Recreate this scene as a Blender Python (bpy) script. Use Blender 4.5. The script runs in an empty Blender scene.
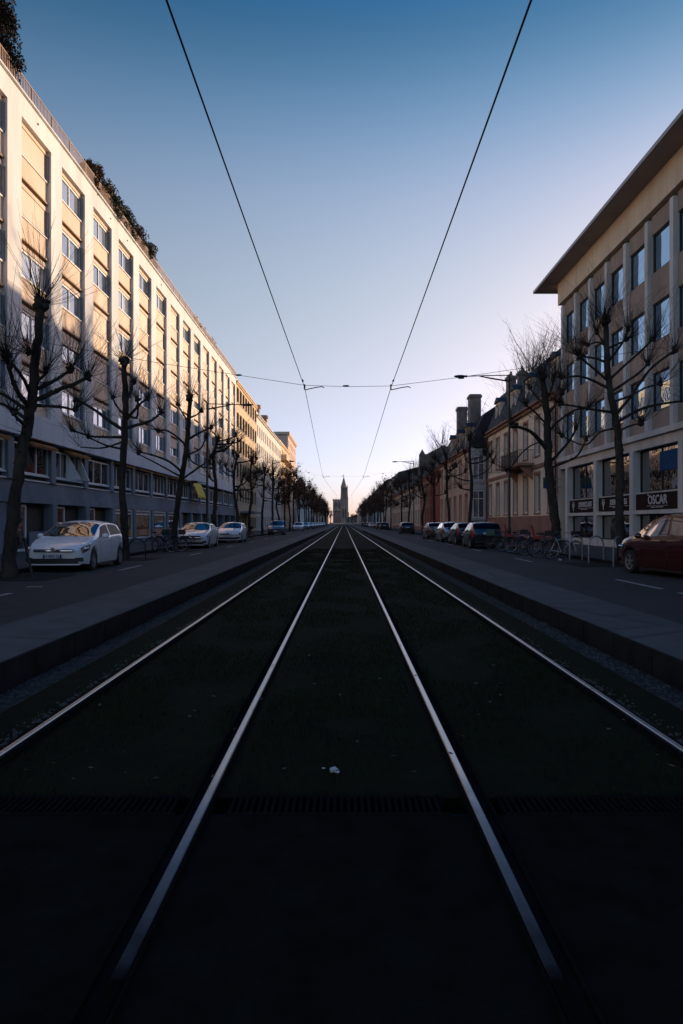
import bpy, math, random
from mathutils import Vector, Matrix, noise
R = math.radians
rnd = random.Random(7)
sc = bpy.context.scene
COL = sc.collection
F, CX, CY, EYE = 683.0, 344.0, 522.5, 1.42      # focal length in pixels, vanishing point, eye height

# ------------------------------------------------------------------ mesh builder
class MB:
    def __init__(s): s.v=[]; s.f=[]; s.m=[]; s.mi=0
    def mat(s,i): s.mi=i; return s
    def face(s,idx): s.f.append(tuple(idx)); s.m.append(s.mi)
    def quad(s,a,b,c,d):
        n=len(s.v); s.v+= [tuple(a),tuple(b),tuple(c),tuple(d)]; s.face((n,n+1,n+2,n+3))
    def tri(s,a,b,c):
        n=len(s.v); s.v+= [tuple(a),tuple(b),tuple(c)]; s.face((n,n+1,n+2))
    def box(s,x0,x1,y0,y1,z0,z1):
        if x0>x1: x0,x1=x1,x0
        if y0>y1: y0,y1=y1,y0
        if z0>z1: z0,z1=z1,z0
        n=len(s.v)
        s.v+=[(x0,y0,z0),(x1,y0,z0),(x1,y1,z0),(x0,y1,z0),(x0,y0,z1),(x1,y0,z1),(x1,y1,z1),(x0,y1,z1)]
        for q in ((0,3,2,1),(4,5,6,7),(0,1,5,4),(1,2,6,5),(2,3,7,6),(3,0,4,7)): s.face([n+i for i in q])
    def obox(s,c,ax,ay,az):
        c,ax,ay,az=map(Vector,(c,ax,ay,az)); n=len(s.v)
        for k in (-1,1):
            for i,j in ((-1,-1),(1,-1),(1,1),(-1,1)): s.v.append(tuple(c+ax*i+ay*j+az*k))
        for q in ((0,3,2,1),(4,5,6,7),(0,1,5,4),(1,2,6,5),(2,3,7,6),(3,0,4,7)): s.face([n+i for i in q])
    def prism(s,poly,axis,a,b):
        """extrude a 2-D polygon along an axis ('x','y','z') from a to b"""
        n=len(s.v); k=len(poly)
        for t in (a,b):
            for p,q in poly:
                s.v.append((t,p,q) if axis=='x' else (p,t,q) if axis=='y' else (p,q,t))
        s.face(list(range(n+k-1,n-1,-1))); s.face(list(range(n+k,n+2*k)))
        for i in range(k):
            j=(i+1)%k; s.face((n+i,n+j,n+k+j,n+k+i))
    def tube(s,pts,rad,n=6,cap=True):
        pts=[Vector(p) for p in pts]
        if not hasattr(rad,'__len__'): rad=[rad]*len(pts)
        base=len(s.v); up=Vector((0.31,0.17,0.93))
        u=None
        for i,p in enumerate(pts):
            t=(pts[min(i+1,len(pts)-1)]-pts[max(i-1,0)])
            if t.length<1e-9: t=Vector((0,0,1))
            t.normalize()
            if u is None:
                u=t.cross(up)
                if u.length<.05: u=t.cross(Vector((1,0,0)))
            u=(u-t*u.dot(t)); u.normalize(); w=t.cross(u)
            for k in range(n):
                a=2*math.pi*k/n
                s.v.append(tuple(p+(u*math.cos(a)+w*math.sin(a))*rad[i]))
        for i in range(len(pts)-1):
            for k in range(n):
                a=base+i*n+k; b=base+i*n+(k+1)%n
                s.face((a,b,b+n,a+n))
        if cap and n>2:
            s.face([base+k for k in range(n-1,-1,-1)]); e=base+(len(pts)-1)*n
            s.face([e+k for k in range(n)])
    def lathe(s,prof,c=(0,0,0),n=20,axis='z'):
        """prof: list of (r,h)"""
        base=len(s.v)
        for r,h in prof:
            for k in range(n):
                a=2*math.pi*k/n; x,y=r*math.cos(a),r*math.sin(a)
                p=(x,y,h) if axis=='z' else (h,x,y) if axis=='x' else (x,h,y)
                s.v.append((c[0]+p[0],c[1]+p[1],c[2]+p[2]))
        for i in range(len(prof)-1):
            for k in range(n):
                a=base+i*n+k; b=base+i*n+(k+1)%n
                s.face((a,b,b+n,a+n))
    def blob(s,c,r,seed=0,amp=.25,freq=1.5,nu=10,nv=7,sq=(1,1,1)):
        base=len(s.v); c=Vector(c); off=Vector((seed*3.7,seed*1.3,seed*.7))
        s.v.append(tuple(c+Vector((0,0,r*sq[2]))))
        for j in range(1,nv):
            th=math.pi*j/nv
            for k in range(nu):
                a=2*math.pi*k/nu
                d=Vector((math.sin(th)*math.cos(a),math.sin(th)*math.sin(a),math.cos(th)))
                rr=r*(1+amp*noise.noise(d*freq+off))
                s.v.append(tuple(c+Vector((d.x*rr*sq[0],d.y*rr*sq[1],d.z*rr*sq[2]))))
        s.v.append(tuple(c-Vector((0,0,r*sq[2])))); e=len(s.v)-1
        for k in range(nu): s.face((base,base+1+k,base+1+(k+1)%nu))
        for j in range(nv-2):
            for k in range(nu):
                a=base+1+j*nu+k; b=base+1+j*nu+(k+1)%nu
                s.face((a,a+nu,b+nu,b))
        l=base+1+(nv-2)*nu
        for k in range(nu): s.face((l+k,e,l+(k+1)%nu))
    def mesh(s,name,mats,smooth=None,origin=None):
        me=bpy.data.meshes.new(name)
        o=Vector(origin) if origin is not None else None
        vs=s.v if o is None else [(a-o.x,b-o.y,c-o.z) for a,b,c in s.v]
        me.from_pydata(vs,[],s.f)
        if not isinstance(mats,(list,tuple)): mats=[mats]
        for m in mats: me.materials.append(m)
        if len(mats)>1: me.polygons.foreach_set('material_index',s.m)
        if smooth is not None:
            me.polygons.foreach_set('use_smooth',[True]*len(me.polygons))
            if smooth<180: me.set_sharp_from_angle(angle=R(smooth))
        me.update()
        return me

ORG={}          # world origin of the roots that are built in world coordinates
def link(name,me,parent=None,loc=None,rotz=0):
    o=bpy.data.objects.new(name,me); COL.objects.link(o)
    if parent is not None: o.parent=parent
    if loc is not None: o.location=loc
    if rotz: o.rotation_euler=(0,0,rotz)
    return o
def org(o):
    return ORG.get(o.name,Vector((0,0,0)))
def part(name,mb,mats,parent,smooth=None):
    """part in the coordinates of its root: world coordinates when the root has an ORG entry, else local"""
    og=org(parent)
    ob=link(name,mb.mesh(name,mats,smooth,og if og.length else None),parent)
    ORG[ob.name]=og
    return ob
def tag(o,label,cat,group=None):
    o['label']=label; o['category']=cat
    if group: o['group']=group
    return o
def thing(name,label,cat,loc=(0,0,0),rotz=0,group=None,world=False):
    o=bpy.data.objects.new(name,None); COL.objects.link(o); o.empty_display_size=.3
    o.location=loc; o.rotation_euler=(0,0,rotz)
    if world: ORG[o.name]=Vector(loc)
    return tag(o,label,cat,group)
def single(name,mb,mats,label,cat,loc,group=None,smooth=None):
    """a thing that is one mesh, its vertices given in world coordinates"""
    o=link(name,mb.mesh(name,mats,smooth,loc),None,loc)
    return tag(o,label,cat,group)
def struct(name,mb,mats,kind='structure',smooth=None):
    o=link(name,mb.mesh(name,mats,smooth)); o['kind']=kind; return o
def dup(root,loc=None,rotz=None,label=None,group=None,scale=None):
    def rec(o,par):
        c=o.copy(); COL.objects.link(c); c.parent=par
        for ch in KIDS(o): rec(ch,c)
        return c
    r=rec(root,None)
    if loc is not None: r.location=loc
    if rotz is not None: r.rotation_euler=(0,0,rotz)
    if scale: r.scale=(scale,)*3 if not hasattr(scale,'__len__') else scale
    if label: r['label']=label
    if group: r['group']=group
    return r
def KIDS(o): return [c for c in bpy.data.objects if c.parent==o]

# ------------------------------------------------------------------ materials
def nt(name):
    m=bpy.data.materials.new(name); m.use_nodes=True; t=m.node_tree
    b=t.nodes['Principled BSDF']; return m,t,b
def plain(name,col,rough=.6,metal=0,var=.18,scale=3.0,bump=0.0,bscale=40,stretch=(1,1,1),spec=.5,col2=None,random_v=0.0,coat=0.0):
    """noise-mottled surface: base colour col, varied towards col2 by large and small noise, optional bump"""
    m,t,b=nt(name); N=t.nodes.new; L=t.links.new
    tc=N('ShaderNodeTexCoord'); mp=N('ShaderNodeMapping'); mp.inputs['Scale'].default_value=stretch
    L(tc.outputs['Object'],mp.inputs['Vector'])
    n1=N('ShaderNodeTexNoise'); n1.inputs['Scale'].default_value=scale; n1.inputs['Detail'].default_value=6; n1.inputs['Roughness'].default_value=.65
    L(mp.outputs[0],n1.inputs['Vector'])
    rp=N('ShaderNodeValToRGB'); rp.color_ramp.elements[0].position=.3; rp.color_ramp.elements[1].position=.7
    c2=col2 if col2 else tuple(max(0,c*(1-2*var)) for c in col)
    rp.color_ramp.elements[0].color=(*c2,1); rp.color_ramp.elements[1].color=(*(min(1,c*(1+var*.6)) for c in col),1)
    L(n1.outputs['Fac'],rp.inputs[0])
    out=rp.outputs[0]
    if random_v:
        oi=N('ShaderNodeObjectInfo'); hs=N('ShaderNodeHueSaturation'); mr=N('ShaderNodeMapRange')
        mr.inputs['To Min'].default_value=1-random_v; mr.inputs['To Max'].default_value=1+random_v
        L(oi.outputs['Random'],mr.inputs['Value']); L(mr.outputs[0],hs.inputs['Value']); L(out,hs.inputs['Color']); out=hs.outputs[0]
    L(out,b.inputs['Base Color'])
    b.inputs['Roughness'].default_value=rough; b.inputs['Metallic'].default_value=metal
    b.inputs['Specular IOR Level'].default_value=spec
    if coat:
        b.inputs['Coat Weight'].default_value=coat; b.inputs['Coat Roughness'].default_value=.03
    if bump:
        n2=N('ShaderNodeTexNoise'); n2.inputs['Scale'].default_value=bscale; n2.inputs['Detail'].default_value=5
        L(mp.outputs[0],n2.inputs['Vector'])
        bp=N('ShaderNodeBump'); bp.inputs['Strength'].default_value=bump; bp.inputs['Distance'].default_value=.02
        L(n2.outputs['Fac'],bp.inputs['Height']); L(bp.outputs[0],b.inputs['Normal'])
    return m
def seamed(name,col,seam_axis,period,rough=.7,depth=.35,var=.12,col2=None,scale=.8,width=.03,stains=True,bscale=25,off=0.0,spec=.3):
    """cladding with straight seams every `period` metres along an axis (0,1,2), and streaky dirt"""
    m=plain(name,col,rough,0,var,scale,.15,bscale,(1,1,.35) if stains else (1,1,1),spec,col2)
    t=m.node_tree; b=t.nodes['Principled BSDF']; N=t.nodes.new; L=t.links.new
    tc=[n for n in t.nodes if n.type=='TEX_COORD'][0]
    sp=N('ShaderNodeSeparateXYZ'); L(tc.outputs['Object'],sp.inputs[0])
    ad=N('ShaderNodeMath'); ad.operation='ADD'; ad.inputs[1].default_value=1000*period+off; L(sp.outputs[seam_axis],ad.inputs[0])
    md=N('ShaderNodeMath'); md.operation='MODULO'; md.inputs[1].default_value=period; L(ad.outputs[0],md.inputs[0])
    lt=N('ShaderNodeMath'); lt.operation='LESS_THAN'; lt.inputs[1].default_value=width; L(md.outputs[0],lt.inputs[0])
    old=b.inputs['Base Color'].links[0].from_socket
    mx=N('ShaderNodeMix'); mx.data_type='RGBA'; mx.blend_type='MULTIPLY'
    L(lt.outputs[0],mx.inputs['Factor']); L(old,mx.inputs[6]); mx.inputs[7].default_value=(depth,depth,depth,1)
    L(mx.outputs[2],b.inputs['Base Color'])
    return m
def glassy(name,dark=(.02,.024,.03),tint=(.8,.9,1.0),refl=.35,curtain=None,wav=.02):
    """window glass: dark (or curtained) interior behind a reflecting pane; slightly uneven like real panes"""
    m=bpy.data.materials.new(name); m.use_nodes=True; t=m.node_tree; t.nodes.clear(); N=t.nodes.new; L=t.links.new
    out=N('ShaderNodeOutputMaterial'); mix=N('ShaderNodeMixShader'); df=N('ShaderNodeBsdfDiffuse'); gl=N('ShaderNodeBsdfGlossy')
    gl.inputs['Roughness'].default_value=.015; gl.inputs['Color'].default_value=(*tint,1)
    fr=N('ShaderNodeFresnel'); fr.inputs['IOR'].default_value=1.5
    ad=N('ShaderNodeMath'); ad.operation='ADD'; ad.use_clamp=True; ad.inputs[1].default_value=refl; L(fr.outputs[0],ad.inputs[0])
    tc=N('ShaderNodeTexCoord'); nz=N('ShaderNodeTexNoise'); nz.inputs['Scale'].default_value=.9; L(tc.outputs['Object'],nz.inputs['Vector'])
    bp=N('ShaderNodeBump'); bp.inputs['Strength'].default_value=wav; bp.inputs['Distance'].default_value=.3; L(nz.outputs['Fac'],bp.inputs['Height'])
    L(bp.outputs[0],gl.inputs['Normal'])
    if curtain:
        oi=N('ShaderNodeObjectInfo'); rp=N('ShaderNodeValToRGB'); rp.color_ramp.interpolation='CONSTANT'
        e=rp.color_ramp.elements; e[0].color=(*dark,1); e[1].position=.3; e[1].color=(*[.5*(a+c) for a,c in zip(dark,curtain)],1)
        x=e.new(.6); x.color=(*curtain,1)
        L(oi.outputs['Random'],rp.inputs[0])
        # folds of the curtain
        wv=N('ShaderNodeTexWave'); wv.bands_direction='Y'; wv.inputs['Scale'].default_value=3; wv.inputs['Distortion'].default_value=2
        L(tc.outputs['Object'],wv.inputs['Vector'])
        mx=N('ShaderNodeMix'); mx.data_type='RGBA'; mx.blend_type='MULTIPLY'; mx.inputs['Factor'].default_value=.5
        L(rp.outputs[0],mx.inputs[6]); L(wv.outputs['Color'],mx.inputs[7]); L(mx.outputs[2],df.inputs['Color'])
    else: df.inputs['Color'].default_value=(*dark,1)
    L(ad.outputs[0],mix.inputs[0]); L(df.outputs[0],mix.inputs[1]); L(gl.outputs[0],mix.inputs[2]); L(mix.outputs[0],out.inputs[0])
    return m
def paint(name,col,metal=0.0,rough=.35):
    m=plain(name,col,rough,metal,.05,2,0,40,(1,1,1),.5,None,0,1.0)
    return m

M={}
M['cream']=plain('cream_render',(.77,.77,.76),.8,0,.06,.9,.25,18,(1,1,.10),.2,(.58,.57,.56))
M['peach']=plain('peach_panel',(.72,.56,.42),.7,0,.10,.8,.1,30,(1,1,.4),.3,(.60,.46,.34))
M['shutter']=seamed('shutter_slats',(.78,.60,.47),2,.055,.6,.72,.05,None,.5,.012,False)
M['white']=plain('white_paint',(.78,.78,.76),.45,0,.06,3)
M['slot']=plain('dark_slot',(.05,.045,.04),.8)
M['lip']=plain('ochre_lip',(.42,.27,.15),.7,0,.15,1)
M['bluegrey']=plain('grey_blue_concrete',(.215,.26,.305),.75,0,.2,.5,.3,20,(1,1,.4),.3)
M['beam']=seamed('pale_fascia',(.66,.70,.74),1,1.42,.75,.75,.12,None,.5,.02)
M['glassL']=glassy('window_glass',(.15,.165,.19),(.80,.90,1),.34,(.58,.58,.60))
M['glassR']=glassy('tinted_window_glass',(.012,.014,.018),(.56,.73,.92),.75,None,.03)
M['glassS']=glassy('shop_glass',(.014,.018,.024),(.9,.86,.82),.34,None,.04)
M['glassH']=glassy('old_window_glass',(.02,.022,.026),(.8,.88,1.0),.15,(.22,.22,.23),.05)
M['sideglass']=glassy('tinted_side_glass',(.006,.007,.009),(.26,.26,.28),-.03,None,0)
M['goldglass']=glassy('clear_side_glass',(.008,.009,.011),(.95,.95,.95),.5,None,0)
M['carglass']=glassy('car_glass',(.006,.007,.009),(.80,.80,.82),.12,None,0)
M['rail']=plain('railing_metal',(.40,.26,.18),.5,.1,.15,2)
M['conc']=plain('pale_concrete',(.68,.66,.62),.8,0,.14,.6,.35,25,(1,1,.35),.25)
M['tanpanel']=seamed('tan_frieze_panel',(.74,.60,.44),1,.82,.75,.7,.12,None,.4,.025)
M['soffit']=seamed('brown_soffit',(.38,.33,.31),1,1.2,.7,.8,.12,None,.4,.03,False)
M['brownpanel']=seamed('brown_spandrel',(.38,.30,.24),1,.6,.75,.8,.18,None,.7,.015)
M['fascia']=plain('roof_fascia',(.36,.34,.33),.5,.2,.1,1)
M['dark']=plain('dark_metal',(.018,.019,.021),.5,.3,.2,4)
M['black']=plain('black_plastic',(.012,.012,.013),.55,0,.2,8)
M['rubber']=plain('tyre_rubber',(.014,.014,.015),.85,0,.2,20,.2,60)
M['alloy']=plain('alloy_rim',(.36,.36,.37),.5,.9,.1,8)
M['chrome']=plain('chrome',(.6,.62,.65),.12,1,.05,4)
M['bark']=plain('plane_bark',(.060,.052,.042),.9,0,.35,4,.9,22,(1,1,.5),.12,(.015,.013,.011))
M['twig']=plain('twig_bark',(.030,.022,.018),.85,0,.3,4,0,40,(1,1,1),.2)
M['deadleaf']=plain('dead_leaves',(.23,.125,.08),.9,0,.4,3,0,40,(1,1,1),.1)
M['leaf']=plain('evergreen_leaf',(.035,.045,.018),.7,0,.4,2.5,0,40,(1,1,1),.25,(.05,.035,.015))
M['redleaf']=plain('russet_leaf',(.12,.055,.028),.75,0,.4,2.5,0,40,(1,1,1),.2,(.035,.035,.016))
M['cypress']=plain('dark_cypress',(.030,.022,.016),.8,0,.4,2.5,0,40,(1,1,1),.2)
M['slate']=seamed('slate_roof',(.045,.047,.055),2,.22,.7,.6,.25,None,1.5,.02,False)
M['brownroof']=seamed('brown_tile_roof',(.060,.042,.036),2,.25,.8,.6,.25,None,1.5,.03,False)
M['yellow']=plain('yellow_render',(.84,.73,.58),.85,0,.12,.5,.3,25,(1,1,.4),.2)
M['pinkstone']=plain('pink_sandstone',(.36,.21,.16),.85,0,.2,1.2,.35,20,(1,1,1),.2)
M['greystone']=plain('grey_stucco',(.55,.55,.53),.85,0,.15,.6,.3,25,(1,1,.4),.2)
M['tan']=plain('tan_stucco',(.68,.51,.37),.85,0,.15,.6,.3,25,(1,1,.4),.2)
M['red']=plain('red_brick_wall',(.30,.055,.04),.85,0,.2,1.5,.3,30,(1,1,1),.2)
M['brick']=plain('rose_brick_wall',(.40,.19,.14),.85,0,.2,1.5,.3,30,(1,1,1),.2)
M['beige']=plain('beige_render',(.66,.58,.47),.85,0,.12,.6,.3,25,(1,1,.4),.2)
M['ochre']=plain('ochre_render',(.66,.49,.31),.8,0,.1,.6,.2,25,(1,1,.4),.2)
M['offwhite']=plain('offwhite_render',(.70,.66,.60),.8,0,.1,.6,.2,25,(1,1,.4),.2)
M['pink']=plain('pink_render',(.66,.46,.38),.8,0,.1,.6,.2,25,(1,1,.4),.2)
M['grim']=plain('weathered_sandstone',(.42,.30,.25),.9,0,.2,.05,0)
M['chim']=plain('chimney_stone',(.25,.21,.18),.9,0,.25,1.5,.4,20)
M['awn']=plain('orange_canvas',(.36,.17,.055),.8,0,.15,2)
M['yawn']=plain('yellow_canvas',(.85,.58,.035),.75,0,.1,1.5)
M['signbrown']=plain('sign_board',(.034,.020,.018),.85,0,.12,2,spec=.08)
M['letter']=plain('sign_letters',(.62,.62,.62),.5,0,.05,3)
M['orangefilm']=plain('orange_window_film',(.60,.23,.05),.4,0,.15,3)
M['green']=plain('green_enamel',(.01,.085,.065),.4,0,.1,3)
M['bluesign']=plain('blue_poster',(.02,.09,.22),.8,0,.2,1.5,spec=.1)
M['wire']=plain('wire',(.02,.02,.024),.6,.5,.1,3)
M['steel']=plain('galvanised_steel',(.30,.31,.33),.4,.8,.15,5)
M['lampgrey']=plain('lamp_paint',(.022,.024,.028),.45,.3,.1,3)
M['paper']=plain('paper',(.50,.50,.49),.8,0,.06,30)
M['leaflit']=plain('fallen_leaf',(.13,.085,.05),.85,0,.4,8)
M['carwhite']=paint('white_car_paint',(.85,.86,.87))
M['carsilver']=paint('silver_car_paint',(.45,.46,.47),.7,.3)
M['carred']=paint('dark_red_car_paint',(.050,.004,.003),.0,.25)
M['carblack']=paint('black_car_paint',(.010,.011,.014))
M['carblue']=paint('navy_car_paint',(.014,.02,.045),.2)
M['carbrown']=paint('bronze_car_paint',(.20,.13,.09),.5,.3)
M['cargrey']=paint('grey_car_paint',(.13,.14,.15),.5,.3)
M['lens']=glassy('headlight_lens',(.07,.08,.10),(.8,.85,.9),.22,None,0)
M['taillens']=paint('tail_light_lens',(.30,.012,.012))
M['plate']=plain('number_plate',(.55,.58,.62),.4,0,.03,5)
M['plateblue']=plain('plate_blue',(.01,.05,.25),.4)
M['reddoor']=plain('deep_red_panel',(.26,.018,.016),.6,0,.12,1)

def ground_mat(name,col,col2,scale,rough=.9,bump=.5,bscale=120,spec=.3,patch=None):
    m=plain(name,col,rough,0,.2,scale,bump,bscale,(1,1,1),spec,col2)
    if patch:      # large worn patches and fine cracks that belong to the surface
        t=m.node_tree; b=t.nodes['Principled BSDF']; N=t.nodes.new; L=t.links.new
        tc=[n for n in t.nodes if n.type=='TEX_COORD'][0]
        n=N('ShaderNodeTexNoise'); n.inputs['Scale'].default_value=.22; n.inputs['Detail'].default_value=4; L(tc.outputs['Object'],n.inputs['Vector'])
        r=N('ShaderNodeValToRGB'); r.color_ramp.elements[0].position=.42; r.color_ramp.elements[1].position=.62
        r.color_ramp.elements[0].color=(1,1,1,1); r.color_ramp.elements[1].color=(patch,patch,patch,1); L(n.outputs['Fac'],r.inputs[0])
        v=N('ShaderNodeTexVoronoi'); v.feature='DISTANCE_TO_EDGE'; v.inputs['Scale'].default_value=.33; L(tc.outputs['Object'],v.inputs['Vector'])
        r2=N('ShaderNodeValToRGB'); r2.color_ramp.elements[0].position=.004; r2.color_ramp.elements[1].position=.010
        r2.color_ramp.elements[0].color=(.5,.5,.5,1); r2.color_ramp.elements[1].color=(1,1,1,1); L(v.outputs['Distance'],r2.inputs[0])
        old=b.inputs['Base Color'].links[0].from_socket
        m1=N('ShaderNodeMix'); m1.data_type='RGBA'; m1.blend_type='MULTIPLY'; m1.inputs['Factor'].default_value=1
        m2=N('ShaderNodeMix'); m2.data_type='RGBA'; m2.blend_type='MULTIPLY'; m2.inputs['Factor'].default_value=1
        L(old,m1.inputs[6]); L(r.outputs[0],m1.inputs[7]); L(m1.outputs[2],m2.inputs[6]); L(r2.outputs[0],m2.inputs[7]); L(m2.outputs[2],b.inputs['Base Color'])
    return m
M['asphalt']=ground_mat('asphalt',(.038,.034,.031),(.027,.025,.023),6,.85,.5,160,.3,.72)
M['vignetteasphalt']=ground_mat('vignette_dark_asphalt',(.0150,.0135,.0110),(.0085,.0078,.0065),5,1,.5,150,0)  # crossing asphalt, the near-black of the lens vignette put into its colour
M['pave']=ground_mat('pavement',(.075,.073,.072),(.05,.05,.05),3,.9,.4,90,.25,.75)
M['median']=ground_mat('median_concrete',(.082,.074,.066),(.054,.050,.045),2.2,.85,.4,90,.3,.75)
M['kerb']=ground_mat('kerb_stone',(.024,.023,.023),(.012,.012,.012),2.5,.95,.4,60,.05)
M['soil']=ground_mat('soil',(.030,.027,.022),(.016,.015,.012),4,.95,.7,60,.1)
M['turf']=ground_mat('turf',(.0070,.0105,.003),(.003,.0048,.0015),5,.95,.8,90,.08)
M['gravel']=ground_mat('gravel_bed',(.040,.037,.034),(.014,.013,.012),14,.95,1.0,45,.15)
M['stone']=plain('ballast_stone',(.085,.072,.060),.9,0,.35,6,.3,60,(1,1,1),.2,(.04,.036,.033))
M['grass']=plain('grass_blade',(.014,.026,.004),.85,0,.45,1.2,0,40,(1,1,1),.08,(.014,.012,.006))
M['roadpaint']=plain('road_paint',(.42,.39,.35),.8,0,.25,14,.2,80,(1,1,1),.2,(.10,.10,.10))
M['iron']=plain('cast_iron',(.012,.0115,.011),.95,0,.25,12,spec=0)
def rail_mat():
    m=plain('rail_steel',(.40,.41,.43),.3,.95,.15,9,0,40,(1,.25,1),.5,(.36,.35,.34))
    t=m.node_tree; b=t.nodes['Principled BSDF']; N=t.nodes.new; L=t.links.new
    # lens vignetting put into the colour: steel fades to near black towards the camera
    tc=[n for n in t.nodes if n.type=='TEX_COORD'][0]; sp=N('ShaderNodeSeparateXYZ'); L(tc.outputs['Object'],sp.inputs[0])
    nz=N('ShaderNodeTexNoise'); nz.inputs['Scale'].default_value=7; L(tc.outputs['Object'],nz.inputs['Vector'])
    ad=N('ShaderNodeMath'); ad.operation='MULTIPLY_ADD'; ad.inputs[1].default_value=.4; L(nz.outputs['Fac'],ad.inputs[0]); L(sp.outputs[1],ad.inputs[2])
    mr=N('ShaderNodeMapRange'); mr.inputs['From Min'].default_value=2.3; mr.inputs['From Max'].default_value=4.1; L(ad.outputs[0],mr.inputs['Value'])
    old=b.inputs['Base Color'].links[0].from_socket
    mx=N('ShaderNodeMix'); mx.data_type='RGBA'; L(mr.outputs[0],mx.inputs['Factor']); mx.inputs[6].default_value=(.008,.006,.005,1); L(old,mx.inputs[7])
    L(mx.outputs[2],b.inputs['Base Color'])
    m2=N('ShaderNodeMath'); m2.operation='MULTIPLY'; m2.inputs[1].default_value=.95; L(mr.outputs[0],m2.inputs[0]); L(m2.outputs[0],b.inputs['Metallic'])
    r2=N('ShaderNodeMapRange'); r2.inputs['To Min'].default_value=.9; r2.inputs['To Max'].default_value=.32; L(mr.outputs[0],r2.inputs['Value']); L(r2.outputs[0],b.inputs['Roughness'])
    m3=N('ShaderNodeMath'); m3.operation='MULTIPLY'; m3.inputs[1].default_value=.5; L(mr.outputs[0],m3.inputs[0]); L(m3.outputs[0],b.inputs['Specular IOR Level'])
    return m
M['railrubber']=plain('rail_rubber',(.006,.006,.006),.95,0,.2,8,spec=.03)
M['jambshade']=plain('jamb_shade_grey',(.22,.24,.27),.5,.2,.1,3)  # grey of the jamb strips, shade put into the colour
M['railsteel']=rail_mat()

def text_mesh(txt,size,mat,depth=.01,bold=0.0):
    cu=bpy.data.curves.new('lettering','FONT'); cu.body=txt; cu.size=size; cu.extrude=depth; cu.align_x='CENTER'; cu.align_y='CENTER'; cu.offset=bold
    cu.resolution_u=3
    ob=bpy.data.objects.new('lettering',cu); COL.objects.link(ob)
    dg=bpy.context.evaluated_depsgraph_get(); me=bpy.data.meshes.new_from_object(ob.evaluated_get(dg))
    bpy.data.objects.remove(ob); me.materials.clear(); me.materials.append(mat)
    return me
# ------------------------------------------------------------------ camera, sky, sun
cam=bpy.data.cameras.new('camera'); co=bpy.data.objects.new('camera',cam); COL.objects.link(co)
co.location=(0,0,EYE); co.rotation_euler=(R(90),0,0); cam.lens=24.0; cam.sensor_width=36; cam.sensor_fit='AUTO'
cam.shift_x=-2.5/1024; cam.shift_y=10.5/1024; cam.clip_end=20000; cam.clip_start=.05
sc.camera=co
SUN_EL, SUN_AZ = 5.65, 45.0       # azimuth clockwise from straight ahead (+Y)
w=bpy.data.worlds.new('World'); sc.world=w; w.use_nodes=True; t=w.node_tree; t.nodes.clear(); N=t.nodes.new; L=t.links.new
wo=N('ShaderNodeOutputWorld'); bg=N('ShaderNodeBackground'); sky=N('ShaderNodeTexSky'); sky.sky_type='NISHITA'; sky.sun_disc=False
sky.sun_elevation=R(SUN_EL); sky.sun_rotation=R(SUN_AZ); sky.air_density=1.0; sky.dust_density=.6; sky.ozone_density=3.0
# the evening gradient: sky tint by height; top stops, out of view, raised as added blue fill
tcw=N('ShaderNodeTexCoord'); spw=N('ShaderNodeSeparateXYZ'); L(tcw.outputs['Generated'],spw.inputs[0])
rpw=N('ShaderNodeValToRGB'); cr=rpw.color_ramp; cr.interpolation='B_SPLINE'
for i,(p,c) in enumerate([(0.0,(.40,.42,.90)),(.07,(.56,.455,.60)),(.18,(.87,.50,.44)),(.31,(1.0,.59,.43)),(.43,(.95,.59,.475)),(.53,(.42,.44,.41)),(.62,(.060,.195,.225)),(.76,(.10,.44,.72)),(1.0,(.09,.42,.70))]):
    e=cr.elements[i] if i<2 else cr.elements.new(p); e.position=p; e.color=(*c,1)
L(spw.outputs[2],rpw.inputs[0])
mxw=N('ShaderNodeMix'); mxw.data_type='RGBA'; mxw.blend_type='MULTIPLY'; mxw.inputs['Factor'].default_value=1
L(sky.outputs[0],mxw.inputs[6]); L(rpw.outputs[0],mxw.inputs[7])
scw=N('ShaderNodeVectorMath'); scw.operation='SCALE'; scw.inputs['Scale'].default_value=5.45; L(mxw.outputs[2],scw.inputs[0])
L(scw.outputs[0],bg.inputs['Color']); bg.inputs['Strength'].default_value=.10
L(bg.outputs[0],wo.inputs[0])
sl=bpy.data.lights.new('sun','SUN'); sl.energy=5.0; sl.angle=R(.5); sl.color=(1,.74,.49)
so=bpy.data.objects.new('sun',sl); COL.objects.link(so)
d=Vector((-math.sin(R(SUN_AZ))*math.cos(R(SUN_EL)),-math.cos(R(SUN_AZ))*math.cos(R(SUN_EL)),-math.sin(R(SUN_EL))))
so.rotation_euler=d.to_track_quat('-Z','Y').to_euler(); so.location=(60,60,40)
sc.view_settings.view_transform='Standard'; sc.view_settings.look='None'; sc.view_settings.exposure=0.15; sc.view_settings.gamma=1.0
sc.cycles.max_bounces=6; sc.cycles.diffuse_bounces=3; sc.cycles.glossy_bounces=4; sc.cycles.transmission_bounces=2
sc.cycles.caustics_reflective=False; sc.cycles.caustics_refractive=False; sc.cycles.sample_clamp_indirect=4

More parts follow.
